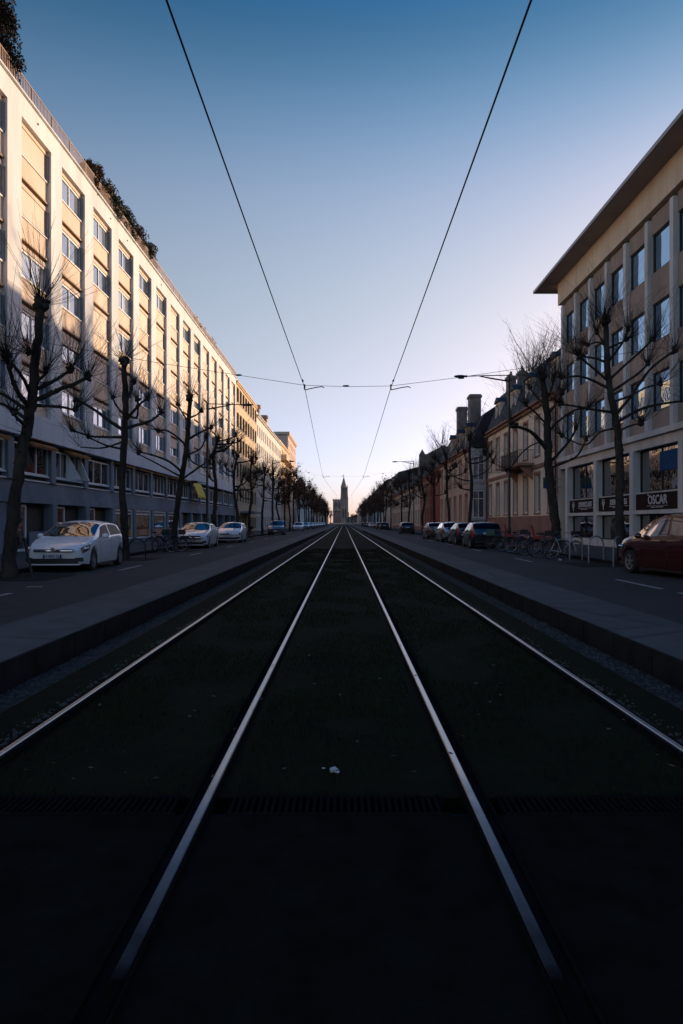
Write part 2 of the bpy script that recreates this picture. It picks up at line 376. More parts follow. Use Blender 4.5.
# ------------------------------------------------------------------ ground, track, road
YB,YE=-14.0,900.0
def slab(name,mat,x0,x1,y0,y1,z0,z1,kind='structure'):
    b=MB(); b.box(x0,x1,y0,y1,z0,z1); return struct(name,b,mat,kind)
g=MB(); g.quad((-4000,-600,-.36),(4000,-600,-.36),(4000,6000,-.36),(-4000,6000,-.36)); struct('ground',g,M['soil'])
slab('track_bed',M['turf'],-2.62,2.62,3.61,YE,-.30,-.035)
for s in (-1,1):
    g=MB()
    for i in range(60):      # lightly uneven gravel strip beside the outer rail
        y0,y1=(3.61+i*1.2,3.61+(i+1)*1.2) if i<59 else (3.61+59*1.2,YE)
        xs=[2.20,2.5,2.8,3.19]
        for a,b_ in zip(xs,xs[1:]):
            h=lambda x,y:-.028-.035*abs(noise.noise(Vector((x*3,y*1.7,s*5))))-.13*(x-2.2)
            q=[(s*a,y0,h(a,y0)),(s*b_,y0,h(b_,y0)),(s*b_,y1,h(b_,y1)),(s*a,y1,h(a,y1))]
            g.quad(*(q if s>0 else q[::-1]))
    struct('gravel_strip',g,M['gravel'])
slab('crossing',M['vignetteasphalt'],-2.95,2.95,YB,3.38,-.30,-.030)
for s in (-1,1):
    slab('road',M['asphalt'],s*4.30,s*9.0,YB,YE,-.30,0.0)
    # raised strip between road and tram track: sharp kerb by the crossing, rounded beyond
    g=MB()
    g.box(s*3.19,s*4.31,YB,9.6,-.30,.125)
    pr=[(3.19,-.30),(3.19,-.01),(3.21,.05),(3.26,.095),(3.33,.118),(3.42,.125),(4.31,.125),(4.31,-.30)]
    pr=[(s*a,b_) for a,b_ in pr]
    if s<0: pr=pr[::-1]
    g.prism(pr,'y',9.62,YE)
    struct('median_strip',g,M['median'],smooth=None)
    g=MB()
    for i in range(130):
        y=YB+i*1.0
        g.box(s*3.155,s*3.187,y+.012,y+.988,-.29,.119)
    struct('kerb',g,M['kerb'])
    g=MB()
    for i in range(8):
        g.box(s*8.98,s*9.16,YB+i*115,YB+(i+1)*115-.01,-.29,.118)
    struct('kerb',g,M['kerb'])
    slab('pavement',M['pave'],s*9.16,s*24,YB,YE,-.30,.12)
# darker repaired patch strips and painted marks on the road
b=MB()
def dash(x0,x1,y0,y1): b.box(x0,x1,y0,y1,.0005,.004)
for y in (11.5,20.3,29.6,38.9,48.2,57.5,66.8): dash(-6.75,-6.63,y,y+2.2)
for y in (11.4,14.6,24.6,33.8,43.0,52.2,61.4): dash(6.72,6.84,y,y+2.4)
dash(-6.98,-6.66,13.2,13.32); dash(-6.98,-6.66,15.0,15.12)
struct('road_marking',b,M['roadpaint'])
# beds of bare earth round the tree pits
b=MB()
for y in (17.7,26.5,34,44.6,54,62,71): b.box(-9.0,-7.3,y-1.1,y+.9,-.02,.012)
for y in (23,31,48.6,58): b.box(9.0,7.6,y-1.3,y+1.0,-.02,.012)
struct('tree_pit',b,M['soil'])
# worn bands of paler paving across the strip where the crossing starts
# the four rails
def tram_rail(x,label):
    root=thing('tram_rail',label,'rail',(x,0,0),world=True)
    h=MB()
    pr=[(x-.022,-.05),(x-.022,-.005),(x-.016,0),(x+.016,0),(x+.022,-.005),(x+.022,-.05)]
    h.prism(pr,'y',YB,YE); part('rail_head',h,M['railsteel'],root)
    s=1 if x>0 else -1
    inn = -1 if abs(x)>1.4 else 1       # the flange groove lies on the gauge side
    g=MB(); g.prism(sorted([(x+s*inn*.027,-.06),(x+s*inn*.027,-.026),(x+s*inn*.070,-.026),(x+s*inn*.070,-.06)],key=lambda p:0),'y',YB,YE); part('groove',g,M['iron'],root)
    l=MB(); l.box(x+s*inn*.072,x+s*inn*.084,YB,YE,-.06,-.008); part('groove_lip',l,M['iron'],root)
    r=MB(); r.box(x-s*inn*.027,x-s*inn*.040,YB,YE,-.06,-.0045); part('rubber_strip',r,M['railrubber'],root)
tram_rail(-2.12,'outermost left tram rail shining beside the gravel and left kerb')
tram_rail(-.708,'shiny tram rail just left of the middle grass strip')
tram_rail(.665,'shiny tram rail just right of the middle grass strip')
tram_rail(2.13,'outermost right tram rail shining beside the gravel and right kerb')
# slotted drain across the track
b=MB(); segs=[(-3.1,-2.24),(-2.0,-.84),(-.58,.53),(.80,2.0),(2.26,3.1)]
root=thing('drain_grate','dark slotted drain grate crossing the tram tracks near the camera','drain',(0,3.5,-.03),world=True)
fr=MB(); sl_=MB()
for a,c in segs:
    fr=MB(); sl_=MB()
    fr.box(a,c,3.38,3.40,-.1,-.022); fr.box(a,c,3.59,3.61,-.1,-.022)
    n=int((c-a)/.035)
    for i in range(n): sl_.box(a+i*.035,a+i*.035+.016,3.40,3.59,-.06,-.024)
    gf=part('grate_frame',fr,M['iron'],root); part('grate_slats',sl_,M['iron'],gf)

bo=MB(); bo.box(-3.15,3.15,3.381,3.609,-.35,-.12); struct('drain_channel',bo,M['slot'])
# grass blades of the green track (nobody could count them)
rg=random.Random(3)
b=MB()
def blade(x,y,z,h,wd):
    a=rg.random()*6.283; ln=rg.uniform(.2,.9)*h; c,s_=math.cos(a),math.sin(a); px,py=-s_*wd,c*wd
    b.tri((x-px,y-py,z),(x+px,y+py,z),(x+c*ln,y+s_*ln,z+h))
for i in range(90000):
    y=3.65+ (rg.random()**1.9)*34; x=rg.uniform(-2.02,2.04)
    if min(abs(x+.708),abs(x-.665))<.10: continue
    k=noise.noise(Vector((x*1.3,y*.9,2)))
    if k<-.18 and rg.random()<.85: continue
    if y<5.2 and rg.random()>(y-3.5)/1.7: continue
    h=rg.uniform(.018,.05)*(1+.5*k); blade(x,y,-.036,h,.0022+.00018*y)
for i in range(5000):          # tufts growing through the gravel
    y=3.75+(rg.random()**1.6)*24; x=rg.uniform(2.35,3.15)*rg.choice((-1,1))
    if noise.noise(Vector((x*2,y*1.1,9)))<.12: continue
    blade(x,y,-.06-.13*(abs(x)-2.2),rg.uniform(.03,.08),.003)
struct('grass',b,M['grass'],'stuff')
b=MB()
for i in range(12000):
    y=3.7+(rg.random()**1.7)*26; x=rg.uniform(2.22,3.12); s_=rg.choice((-1,1)); r=rg.uniform(.014,.042)
    z=-.05-.13*(x-2.2)
    n=len(b.v); q=[Vector((rg.uniform(.6,1.2)*r,0,0)),Vector((0,rg.uniform(.6,1.2)*r,0)),Vector((-rg.uniform(.6,1.2)*r,0,0)),Vector((0,-rg.uniform(.6,1.2)*r,0)),Vector((rg.uniform(-.3,.3)*r,rg.uniform(-.3,.3)*r,rg.uniform(.5,.9)*r)),Vector((0,0,-.5*r))]
    a=rg.random()*6.28; m=Matrix.Rotation(a,3,'Z')
    for p in q: p=m@p; b.v.append((s_*x+p.x,y+p.y,z+.012+p.z))
    for i0,i1 in ((0,1),(1,2),(2,3),(3,0)): b.face((n+i0,n+i1,n+4)); b.face((n+i1,n+i0,n+5))
struct('ballast_stones',b,M['stone'],'stuff')
b=MB()
for i in range(260):           # dry leaves and crumbs lying about
    y=3.75+(rg.random()**1.5)*22; x=rg.uniform(-3.1,3.1); r=rg.uniform(.010,.026); a=rg.random()*6.28
    z=.004 if abs(x)<2.2 else -.02-.13*(abs(x)-2.2)
    p=[Vector((math.cos(a+k*1.5708)*r*(1 if k%2 else .55),math.sin(a+k*1.5708)*r*(1 if k%2 else .55),z+rg.uniform(-.004,.01))) for k in range(4)]
    b.quad(*[(x+q.x,y+q.y,q.z) for q in p])
for i in range(500):
    y=8+(rg.random()**1.4)*45; s_=rg.choice((-1,1)); x=s_*rg.choice((rg.uniform(8.2,9.0),rg.uniform(4.3,4.7),rg.uniform(9.2,13.5),rg.uniform(7,9)))
    r=rg.uniform(.02,.05); a=rg.random()*6.28; z=.14 if abs(x)>9.16 else .018
    p=[Vector((math.cos(a+k*1.5708)*r*(1 if k%2 else .55),math.sin(a+k*1.5708)*r*(1 if k%2 else .55),z+rg.uniform(-.004,.012))) for k in range(4)]
    b.quad(*[(x+q.x,y+q.y,q.z) for q in p])
struct('fallen_leaves',b,M['leaflit'],'stuff')
# crumpled scrap of paper between the rails
b=MB(); b.blob((-.058,3.93,-.002),.022,5,.9,2.6,9,7,(1.1,.8,.6)); b.blob((-.036,3.91,-.008),.011,8,.9,3,7,5,(1.2,.8,.6))
single('paper_scrap',b,M['paper'],'crumpled white scrap of paper on the grass between the inner rails','litter',(-.05,3.93,-.03))
b=MB(); b.blob((-.118,3.98,-.012),.007,2,.8,2.6,7,5,(1.3,.7,.5))
single('paper_scrap',b,M['paper'],'tiny pale crumb of litter just left of the crumpled paper','litter',(-.118,3.98,-.03))
b=MB(); b.blob((8.05,25.4,.035),.06,4,.6,2,8,6,(1.3,.8,.6))
single('paper_scrap',b,M['paper'],'crumpled pale bag lying at the road edge before the bike stands','litter',(8.05,25.4,0))

# ------------------------------------------------------------------ overhead line
def contact_wire(xs,label):
    b=MB(); pts=[]
    Z=5.50
    for (x0,y0),(x1,y1) in zip(xs,xs[1:]):
        for k in range(6):
            f=k/6; pts.append((x0+(x1-x0)*f,y0+(y1-y0)*f,Z-.03*math.sin(math.pi*f)))
    pts.append((*xs[-1],Z))
    b.tube(pts,.0095,6)
    root=thing('contact_wire',label,'overhead wire',pts[0],world=True)
    part('wire',b,M['wire'],root)
    for x,y in xs[1:5]:
        c=MB(); c.box(x-.018,x+.018,y-.05,y+.05,Z+.01,Z+.09); part('clamp',c,M['wire'],root)
    x,y=xs[1]; f=16/38.7; c=MB(); c.lathe([(.0,-.14),(.02,-.12),(.026,0),(.02,.12),(0,.14)],(x,y-1.0,Z+.01),8,'y'); part('splice',c,M['wire'],root)
contact_wire([(-1.66,-18),(-1.19,20.7),(-1.9,62),(-1.1,103),(-1.8,145),(-1.1,190),(-1.7,240),(-1.3,320)],'left overhead tram wire running down the street above the left track')
contact_wire([(1.50,-18),(1.42,20.7),(1.75,62),(1.1,103),(1.8,145),(1.2,190),(1.7,240),(1.3,320)],'right overhead tram wire running down the street above the right track')
def span(y,xl,xr,zl,zr,zc,al,ar,label,r=.007):
    root=thing('span_wire',label,'span wire',(xl,y,zl),world=True)
    b=MB()
    P=[(xl,y,zl),(-5.76,y,zc+.72),(al,y,zc+.02)] ; b.tube(P,r,5)
    Q=[(al,y,zc+.02),((al+ar)/2,y,zc-.02),(ar,y,zc)] ; b.tube(Q,r,5)
    S=[(ar,y,zc),(3.36,y,zc+.24),(xr,y,zr)] ; b.tube(S,r,5)
    part('cable',b,M['wire'],root)
    for i,(x) in enumerate((al,ar)):
        c=MB(); c.box(x-.02,x+.02,y-.02,y+.02,zc-.10,zc+.05); part('hanger',c,M['wire'],root)
        a=MB(); a.tube([(x,y,zc-.12),(x+.10,y,zc-.10),(x+.34,y,zc-.045),(x+.52,y,zc-.02),(x+.60,y,zc-.05)],.014,6); part('registration_arm',a,M['wire'],root)
    for x in ((al+ar)/2-.05,3.55,-3.2):
        zz=zc if abs(x)<2 else (zc+.24 if x>0 else zc+.33)
        c=MB(); c.lathe([(.0,-.10),(.022,-.09),(.03,0),(.022,.09),(0,.10)],(x,y,zz),8,'x'); part('insulator',c,M['wire'],root)
span(20.7,-14.0,14.0,7.75,7.35,5.56,-1.20,1.42,'nearest span wire crossing the street with two registration arms')
span(62,-14.0,14.0,7.75,7.1,5.63,-1.9,1.75,'second span wire crossing the street near the two left white cars',.004)
# little line clamps above the nearest span
# ------------------------------------------------------------------ street lamps
def street_lamp(x,y,h,arm,label,low=None):
    s=1 if x>0 else -1
    root=thing('street_lamp',label,'street lamp',(x,y,0),group='street lamps along both kerbs')
    b=MB(); b.tube([(0,0,0),(0,0,1.1),(0,0,1.15),(0,0,h)],[.11,.10,.075,.055],10); b.lathe([(.16,0),(.16,.05),(.12,.07)],(0,0,0),10); part('pole',b,M['lampgrey'],root,40)
    b=MB(); b.tube([(0,0,h-.06),(-s*arm*.55,0,h-.08),(-s*arm,0,h-.12)],[.03,.03,.03],8)
    b.tube([(0,0,h-.40),(-s*arm*.45,0,h-.22),(-s*arm*.68,0,h-.11)],[.05,.045,.03],8); part('arm',b,M['lampgrey'],root,40)
    b=MB(); b.blob((-s*(arm+.30),0,h-.12),.36,1,.0,1,14,8,(1.0,.38,.22)); b.lathe([(.05,-.04),(.07,.08)],(-s*arm,0,h-.12),8,'x'); part('lamp_head',b,M['lampgrey'],root,60)
    b=MB(); b.blob((-s*(arm+.32),0,h-.165),.27,1,0,1,14,6,(1,.4,.15)); part('lens',b,M['glassS'],root,60)
    if low:
        b=MB(); b.tube([(0,0,low),(s*.55,0,low+.10)],.022,6); part('side_arm',b,M['lampgrey'],root)
        b=MB(); b.blob((s*.85,0,low+.10),.30,1,0,1,12,7,(1.1,.6,.3)); part('side_lamp_head',b,M['lampgrey'],root,60)
    return root
street_lamp(-8.5,42.4,8.85,2.2,'tall dark lamp with small second lamp on the left, near yellow awning',3.85)
street_lamp(9.25,38.2,9.72,2.45,'tall dark lamp post on the right, behind the first parked black hatchback')
street_lamp(-8.5,81,8.8,2.0,'far left lamp post reaching out before the balconied house',3.9)
street_lamp(9.2,90,9.55,2.2,'far right lamp post standing before the red brick houses')
street_lamp(-8.5,121,8.8,2.0,'most distant left lamp post among the far bare trees')
# ------------------------------------------------------------------ windows
_wm={}
def win_mesh(w,h,cols,rows,ft,fm,gm,dep=.07,mull=None,trans=None):
    key=(round(w,2),round(h,2),cols,rows,ft,fm.name,gm.name,trans)
    if key in _wm: return _wm[key]
    b=MB(); m=mull or ft*.8
    b.box(0,dep,-w/2,-w/2+ft,0,h); b.box(0,dep,w/2-ft,w/2,0,h)
    b.box(0,dep,-w/2+ft,w/2-ft,0,ft); b.box(0,dep,-w/2+ft,w/2-ft,h-ft,h)
    for i in range(1,cols):
        y=-w/2+w*i/cols; b.box(0,dep-.006,y-m/2,y+m/2,ft,h-ft)
    zt=[h*i/rows for i in range(1,rows)] if trans is None else [h*trans]
    for z in zt:
        for i in range(cols):
            y0=-w/2+w*i/cols+(m/2 if i else ft); y1=-w/2+w*(i+1)/cols-(m/2 if i<cols-1 else ft)
            b.box(0,dep-.01,y0,y1,z-m/2,z+m/2)
    f=b.mesh('window',fm)
    p=MB(); p.box(.005,.022,-w/2+ft*.5,w/2-ft*.5,ft*.5,h-ft*.5); g=p.mesh('pane',gm)
    _wm[key]=(f,g); return f,g
def window(root,s,xf,yc,z0,w,h,cols=2,rows=1,ft=.06,fm=None,gm=None,name='window',trans=None,label=None):
    """window whose outer face lies at |x|=xf; s is the side of the street"""
    f,g=win_mesh(w,h,cols,rows,ft,fm or M['white'],gm or M['glassL'],.07,None,trans)
    og=org(root)
    o=link(name,f,root,(s*(xf+.07)-og.x,yc-og.y,z0-og.z),0 if s<0 else math.pi)
    p=link('pane',g,o)
    if label: o['label']=label
    return o
class PB:
    """collects boxes, each of which becomes a part of its own"""
    def __init__(q,name,mat,root): q.a=(name,mat,root)
    def box(q,*a):
        m=MB(); m.box(*a); part(q.a[0],m,q.a[1],q.a[2])
def wall_grid(b,s,xf,th,y0,y1,z0,z1,wins):
    """wall from |x|=xf inwards by th with rectangular openings. wins: list of (zlo,zhi,[(ya,yb)..]) rows, bottom to top"""
    z=z0
    for zl,zh,cols in sorted(wins,key=lambda q:q[0]):
        if zl>z: b.box(s*xf,s*(xf+th),y0,y1,z,zl)
        y=y0
        for a,c in sorted(cols):
            if a>y: b.box(s*xf,s*(xf+th),y,a,zl,zh)
            y=c
        if y1>y: b.box(s*xf,s*(xf+th),y,y1,zl,zh)
        z=zh
    if z1>z: b.box(s*xf,s*(xf+th),y0,y1,z,z1)

# ------------------------------------------------------------------ left: long white block of flats
root=thing('apartment_block','long white apartment block with peach panels and rooftop railing along the left side','apartment building',(-14,48,0),world=True)
S=-1; X=14.0; K=range(-4,15); E0=28.4; BAY=4.25
ya,yb=E0+BAY*-4-4.1,88.6
heads=[19.1-2.68*i for i in range(5)]
b=MB()
b.box(-X,-X-.60,ya,yb,19.1,20.08)                                  # head beam
for k in range(-5,15):                                              # piers between the bays
    a=E0+BAY*k; c=(E0+BAY*(k+1)-3.0)
    if k==14: c=yb
    if k==-5: a=ya
    b.box(-X,-X-.60,a,c,6.3,19.1)
part('wall',b,M['cream'],root)
b=MB(); b.box(-X-.615,-26,ya,yb,0,19.9); part('body',b,M['slot'],root)
b=MB(); b.box(-X+.10,-X-.62,ya,yb,5.2,6.3); part('fascia_band',b,M['beam'],root)
b=MB(); b.box(-X+.12,-X-.6,ya-.1,yb,20.08,20.16); part('cornice',b,M['cream'],root)
sp=PB('spandrel',M['peach'],root); lip=PB('spandrel_lip',M['lip'],root); gd=PB('jamb_shade_strip',M['jambshade'],root); sb=PB('shutter_box',M['peach'],root); lg=PB('shadow_gap',M['lip'],root); sill=PB('window_sill',M['white'],root)
closed={(1,0),(1,1),(3,2),(3,3),(0,1),(4,3),(5,1),(5,2),(6,1),(6,2),(7,0),(7,1),(7,2),(8,1),(8,2),(9,1),(10,0),(10,1),(10,2),(11,0),(11,1),(11,2),(12,0),(12,1),(13,0),(13,2),(14,0),(14,1),(-1,0),(-2,2),(-3,1),(-4,3)}
shut=[]; rw=random.Random(5)
for k in K:
    y1=E0+BAY*k; y0=y1-3.0; yc=(y0+y1)/2
    for r,h in enumerate(heads):
        sb.box(-X-.20,-X-.6,y0+.003,y1-.003,h-.20,h-.001)
        bot=h-2.68 if r<4 else 6.3
        sp.box(-X-.20,-X-.6,y0+.003,y1-.003,max(bot,h-2.45),h-1.52)
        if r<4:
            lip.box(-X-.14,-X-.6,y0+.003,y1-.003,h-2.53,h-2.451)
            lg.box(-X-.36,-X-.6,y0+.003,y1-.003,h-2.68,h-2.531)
        sill.box(-X-.14,-X-.6,y0+.003,y1-.003,h-1.515,h-1.45)
        for ye in (y0+.003,y1-.083):      # dark strips painting in the shade on the window jambs
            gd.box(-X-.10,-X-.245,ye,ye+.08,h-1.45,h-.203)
        if (k,r) not in closed and rw.random()<.07:
            q=MB(); d_=rw.choice((.25,.4,.55,.7)); q.box(-X-.205,-X-.225,y0+.09,y1-.09,h-.20-d_,h-.201); part('roller_shutter',q,M['shutter'],root)
        if (k,r) in closed: shut.append((y0,y1,h))
        else: window(root,S,X+.25,yc,h-1.448,2.99,1.245,2,1,.105)
for y0,y1,h in shut:
    q=MB(); q.box(-X-.245,-X-.30,y0+.02,y1-.02,h-1.30,h-.201); q.box(-X-.225,-X-.33,y0+.02,y1-.02,h-1.345,h-1.30)
    part('roller_shutter',q,M['shutter'],root)
    q=MB(); q.box(-X-.30,-X-.5,y0+.02,y1-.02,h-1.448,h-1.346); part('shutter_gap',q,M['slot'],root)
# mezzanine strip and ground floor
b=MB(); b.box(-X-.26,-X-.60,ya,yb,2.62,3.30); b.box(-X-.10,-X-.6,ya,yb,2.30,2.618); part('mezzanine_wall',b,M['bluegrey'],root)
b=PB('pier',M['bluegrey'],root)
for k in range(-5,15):
    c=E0+BAY*k+.62
    b.box(-X-.14,-X-.6,c-.26,c+.26,3.303,5.198); b.box(-X-.06,-X-.6,c-.26,c+.26,.123,2.298)
b=PB('string_course',M['white'],root)
for k in K:
    c=E0+BAY*k+.62; b.box(-X-.20,-X-.45,c-BAY+.262,c-.262,3.303,3.36); b.box(-X-.22,-X-.45,c-BAY+.262,c-.262,3.56,3.62)
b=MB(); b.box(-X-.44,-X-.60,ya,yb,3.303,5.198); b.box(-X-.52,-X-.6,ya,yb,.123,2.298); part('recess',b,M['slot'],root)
for k in K:
    c=E0+BAY*k+.62; y0=c-BAY+.27; y1=c-.27
    window(root,S,X+.30,(y0+y1)/2,3.625,y1-y0,1.33,3 if k%2 else 4,1,.07,M['white'],M['glassS'],'strip_window')
for k in (0,1,2):            # rolled awnings under the fascia
    c=E0+BAY*k+.62; q=MB()
    q.obox((-X-.02,c-1.55 if k else c-2.1,4.98),(.24,0,-.10),(0,1.25,0),(.025,0,.06)); part('rolled_awning',q,M['awn'],root)
for k in range(4,9):
    c=E0+BAY*k+.62; q=MB(); q.obox((-X-.05,c-BAY/2,5.07),(.17,0,-.05),(0,1.75,0),(.02,0,.045)); part('rolled_awning',q,M['awn'],root)
q=MB(); c=64.6; q.prism([(-13.92,5.12),(-13.90,5.13),(-13.42,3.90),(-13.44,3.89)],'y',c-1.75,c+1.75)
q.box(-13.45,-13.41,c-1.75,c+1.75,3.72,3.89)
part('drop_awning',q,M['yawn'],root)['label']='bright yellow dropped awning'
for y,sgn in ((35.1,-1),(36.7,1)):      # tilted white sashes standing open
    q=MB(); q.prism([(0,0),(.75,0),(.10,1.3),(0,1.3)],'y',-.025,.025)
    o=link('open_sash',q.mesh('open_sash',M['white']),root,(-X-.30+14,y-48,3.63)); o.rotation_euler=(0,0,R(-20*sgn))
# ground-floor doors, panels, shop windows
for k in K:
    c=E0+BAY*k+.62; y0=c-BAY+.27; y1=c-.27
    if k in (4,5,6,7):
        for j in range(1):
            yc=(y0+y1)/2; wd=y1-y0-.12
            window(root,S,X+.16,yc,.33,wd,1.94,1,1,.11,M['bluegrey' if j>5 else 'white'],M['glassS'],'shop_window',.86)
            q=MB(); q.box(-X-.205,-X-.198,yc-wd/2+.14,yc+wd/2-.14,.50,.96); f=part('window_film',q,M['orangefilm'],root)
            q=MB()
            rr=random.Random(k*3+j)
            for z in (.84,.73,.63):
                y=yc-.75
                while y<yc+.65:
                    l=rr.uniform(.05,.16); q.box(-X-.196,-X-.192,y,y+l,z-.022,z+.022); y+=l+.035
            part('film_lettering',q,M['letter'],f)
        q=MB(); q.box(-X-.20,-X-.5,y0,y1,.123,.33); part('shop_plinth',q,M['bluegrey'],root)
    elif k<1:
        q=MB(); q.box(-X-.18,-X-.5,y0,y1,.123,2.295); part('wall_panel',q,M['bluegrey'],root)
        q=MB(); q.box(-X-.16,-X-.182,y0+1.2,y0+2.5,.4,2.1); part('service_door',q,M['white'] if k==0 else M['bluegrey'],root)
    else:
        yc=y0+1.0
        window(root,S,X+.36,yc,.13,1.15,2.1,1,1,.11,M['white'],M['glassS'],'door',None)
        q=MB(); q.box(-X-.30,-X-.345,y0+1.75,y1,.123,1.0); part('low_panel',q,M['bluegrey'],root)
# roof railing
b=MB()
b.box(-X-.02,-X-.06,ya,yb,20.92,20.965); b.box(-X-.02,-X-.05,ya,yb,20.22,20.25)
y=ya
while y<yb:
    b.box(-X-.03,-X-.045,y,y+.045,20.16,20.92); y+=.15
y=ya
while y<yb:
    b.box(-X-.015,-X-.065,y,y+.05,20.16,20.97); y+=2.125
part('railing',b,M['rail'],root)
b=MB()
for y in (31.2,40.9,44.1,52.3): b.lathe([(.05,-.04),(.05,.06)],(-X-.02,y,19.62),8,'x')
part('roof_spout',b,M['steel'],root)
b=MB(); b.box(-X-2.6,-24,ya,60,19.9,22.4); b.box(-X-2.8,-24.2,60.2,yb-2,19.9,21.9); part('roof_storey',b,M['cream'],root)

# ------------------------------------------------------------------ generic street house
def house(name,label,cat,s,xf,y0,y1,depth,zc,wallm,rows,ncol,ww,roofm=None,roof='flat',zr=None,xr=None,fm=None,gm=None,trim=None,cornice=.25,base=None,wcols=2,wtrans=None,sills=True,parapet=None,xe=None,door=None,skip=(),hump=1.6):
    """rows: list of (zlo,zhi). Openings are real recesses with a framed window in each."""
    root=thing(name,label,cat,(s*xf,(y0+y1)/2,0),world=True)
    b=MB(); ws=[]; step=(y1-y0)/ncol
    for zl,zh in rows:
        ws.append((zl,zh,[(y0+step*(i+.5)-ww/2,y0+step*(i+.5)+ww/2) for i in range(ncol)]))
    wall_grid(b,s,xf,.35,y0,y1,0,zc,ws)
    b.box(s*(xf+.35),s*(xf+depth),y0,y1,0,zc-.02)
    part('wall',b,wallm,root)
    for ri,(zl,zh) in enumerate(rows):
        for i in range(ncol):
            if (ri,i) in skip: continue
            window(root,s,xf+.17,y0+step*(i+.5),zl,ww-.004,zh-zl-.004,wcols,1,.06,fm or M['white'],gm or M['glassH'],'window',wtrans)
    if trim:
        for zl,zh in rows:
            for i in range(ncol):
                yc=y0+step*(i+.5); b=MB()
                b.box(s*(xf-.035),s*(xf+.1),yc-ww/2-.15,yc-ww/2-.002,zl-.1,zh+.02); b.box(s*(xf-.035),s*(xf+.1),yc+ww/2+.002,yc+ww/2+.15,zl-.1,zh+.02)
                b.box(s*(xf-.06),s*(xf+.1),yc-ww/2-.18,yc+ww/2+.18,zh+.022,zh+.2); b.box(s*(xf-.09),s*(xf+.1),yc-ww/2-.2,yc+ww/2+.2,zl-.18,zl-.102)
                part('window_surround',b,trim,root)
    elif sills:
        b=MB()
        for zl,zh in rows:
            for i in range(ncol):
                yc=y0+step*(i+.5); b.box(s*(xf-.08),s*(xf+.16),yc-ww/2-.06,yc+ww/2+.06,zl-.09,zl-.004)
        part('window_sill',b,M['conc'],root)
    if cornice:
        b=MB(); b.box(s*(xf-cornice),s*(xf+.4),y0-.05,y1+.05,zc,zc+.16); b.box(s*(xf-cornice*.55),s*(xf+.4),y0-.02,y1+.02,zc-.22,zc-.002); part('cornice',b,trim or wallm,root)
    if base:
        b=MB(); b.box(s*(xf-.06),s*(xf-.003),y0,y1,.0,base); part('plinth',b,trim or M['pinkstone'],root)
    zc2=zc+(.16 if cornice else 0)
    if roof=='flat':
        if parapet:
            b=MB(); b.box(s*(xf+.02),s*(xf+.25),y0,y1,zc2,zc2+parapet); part('parapet',b,wallm,root)
    elif roof=='mansard':
        xr=xr or xf+1.3; b=MB(); e=xe or xf-.1; bk=xf+depth
        pr=[(s*e,zc2),(s*xr,zr),(s*(xr+bk)/2,zr+hump),(s*bk,zc2)]
        b.prism(pr,'y',y0,y1); part('roof',b,roofm,root)
    elif roof=='gable':
        b=MB(); e=xe or xf-.35; bk=xf+depth
        xr=xr or (xf+bk)/2
        b.prism([(s*e,zc2),(s*xr,zr),(s*bk,zc2)],'y',y0,y1); part('roof',b,roofm,root)
    return root
def chimney(root,x,y,z0,z1,wx,wy,m,pots=0):
    r=[c for c in root.children if c.name.startswith('roof')]; r=r[0] if r else root
    b=MB(); b.box(x-wx/2,x+wx/2,y-wy/2,y+wy/2,z0,z1-.35); b.box(x-wx/2-.1,x+wx/2+.1,y-wy/2-.1,y+wy/2+.1,z1-.35,z1-.12); b.box(x-wx/2-.02,x+wx/2+.02,y-wy/2-.02,y+wy/2+.02,z1-.12,z1)
    for i in range(pots):
        b.lathe([(.14,z1),(.11,z1+.4),(.13,z1+.45)],(x,y-wy/2+wy*(i+.5)/pots,0),8)
    part('chimney',b,m,r)
def dormer(root,s,xf,yc,z0,w,h,wallm,roofm,gm,depth=1.6):
    r=[c for c in root.children if c.name.startswith('roof')][0]
    b=MB(); b.box(s*xf,s*(xf+.25),yc-w/2,yc-w/2+.18,z0,z0+h); b.box(s*xf,s*(xf+.25),yc+w/2-.18,yc+w/2,z0,z0+h); b.box(s*xf,s*(xf+.25),yc-w/2+.18,yc+w/2-.18,z0+h-.2,z0+h); b.box(s*(xf+.25),s*(xf+depth),yc-w/2+.02,yc+w/2-.02,z0,z0+h-.02)
    part('dormer',b,wallm,r)
    b=MB(); b.prism([(yc-w/2-.15,z0+h+.003),(yc+w/2+.15,z0+h+.003),(yc,z0+h+.5)],'x',s*(xf-.15),s*(xf+depth)); part('dormer_roof',b,roofm,r)
    f,g=win_mesh(w-.37,h-.22,2,1,.06,M['white'],gm)
    og=org(root)
    o=link('dormer_window',f,r,(s*(xf+.19)-og.x,yc-og.y,z0-og.z),0 if s<0 else math.pi); link('dormer_pane',g,o)

# ---- left side, beyond the white block
h=house('apartment_building','ochre apartment building with long rows of dark windows right after the white block','apartment building',-1,14.0,88.75,109.2,11,19.75,M['ochre'],[(.5,2.2),(4.2,6.2),(7.4,9.4),(10.7,12.7),(13.9,15.9),(17.2,19.2)],8,1.9,fm=M['dark'],gm=M['glassH'],parapet=.4,wcols=2)
b=MB(); b.box(-12.2,-14.05,92,101,2.7,2.95); part('entrance_canopy',b,M['bluegrey'],h)
h=house('apartment_building','cream apartment building with two round roof vents left of the balconied house','apartment building',-1,14.0,109.4,151.8,12,18.6,M['offwhite'],[(.6,2.4),(3.9,5.6),(6.8,8.5),(9.7,11.4),(12.6,14.3),(15.5,17.2)],15,1.15,fm=M['dark'],gm=M['glassH'],parapet=.5,cornice=.45)
b=MB(); b.box(-15.2,-25,110,151.5,18.6,20.6); part('set_back_storey',b,M['ochre'],h)
for y in (113.5,124.5):
    q=MB(); q.lathe([(.55,18.7),(.6,20.3),(.8,20.35),(.8,20.9),(0,21.0)],(-14.6,y,0),12); part('roof_vent',q,M['grim'],h,40)
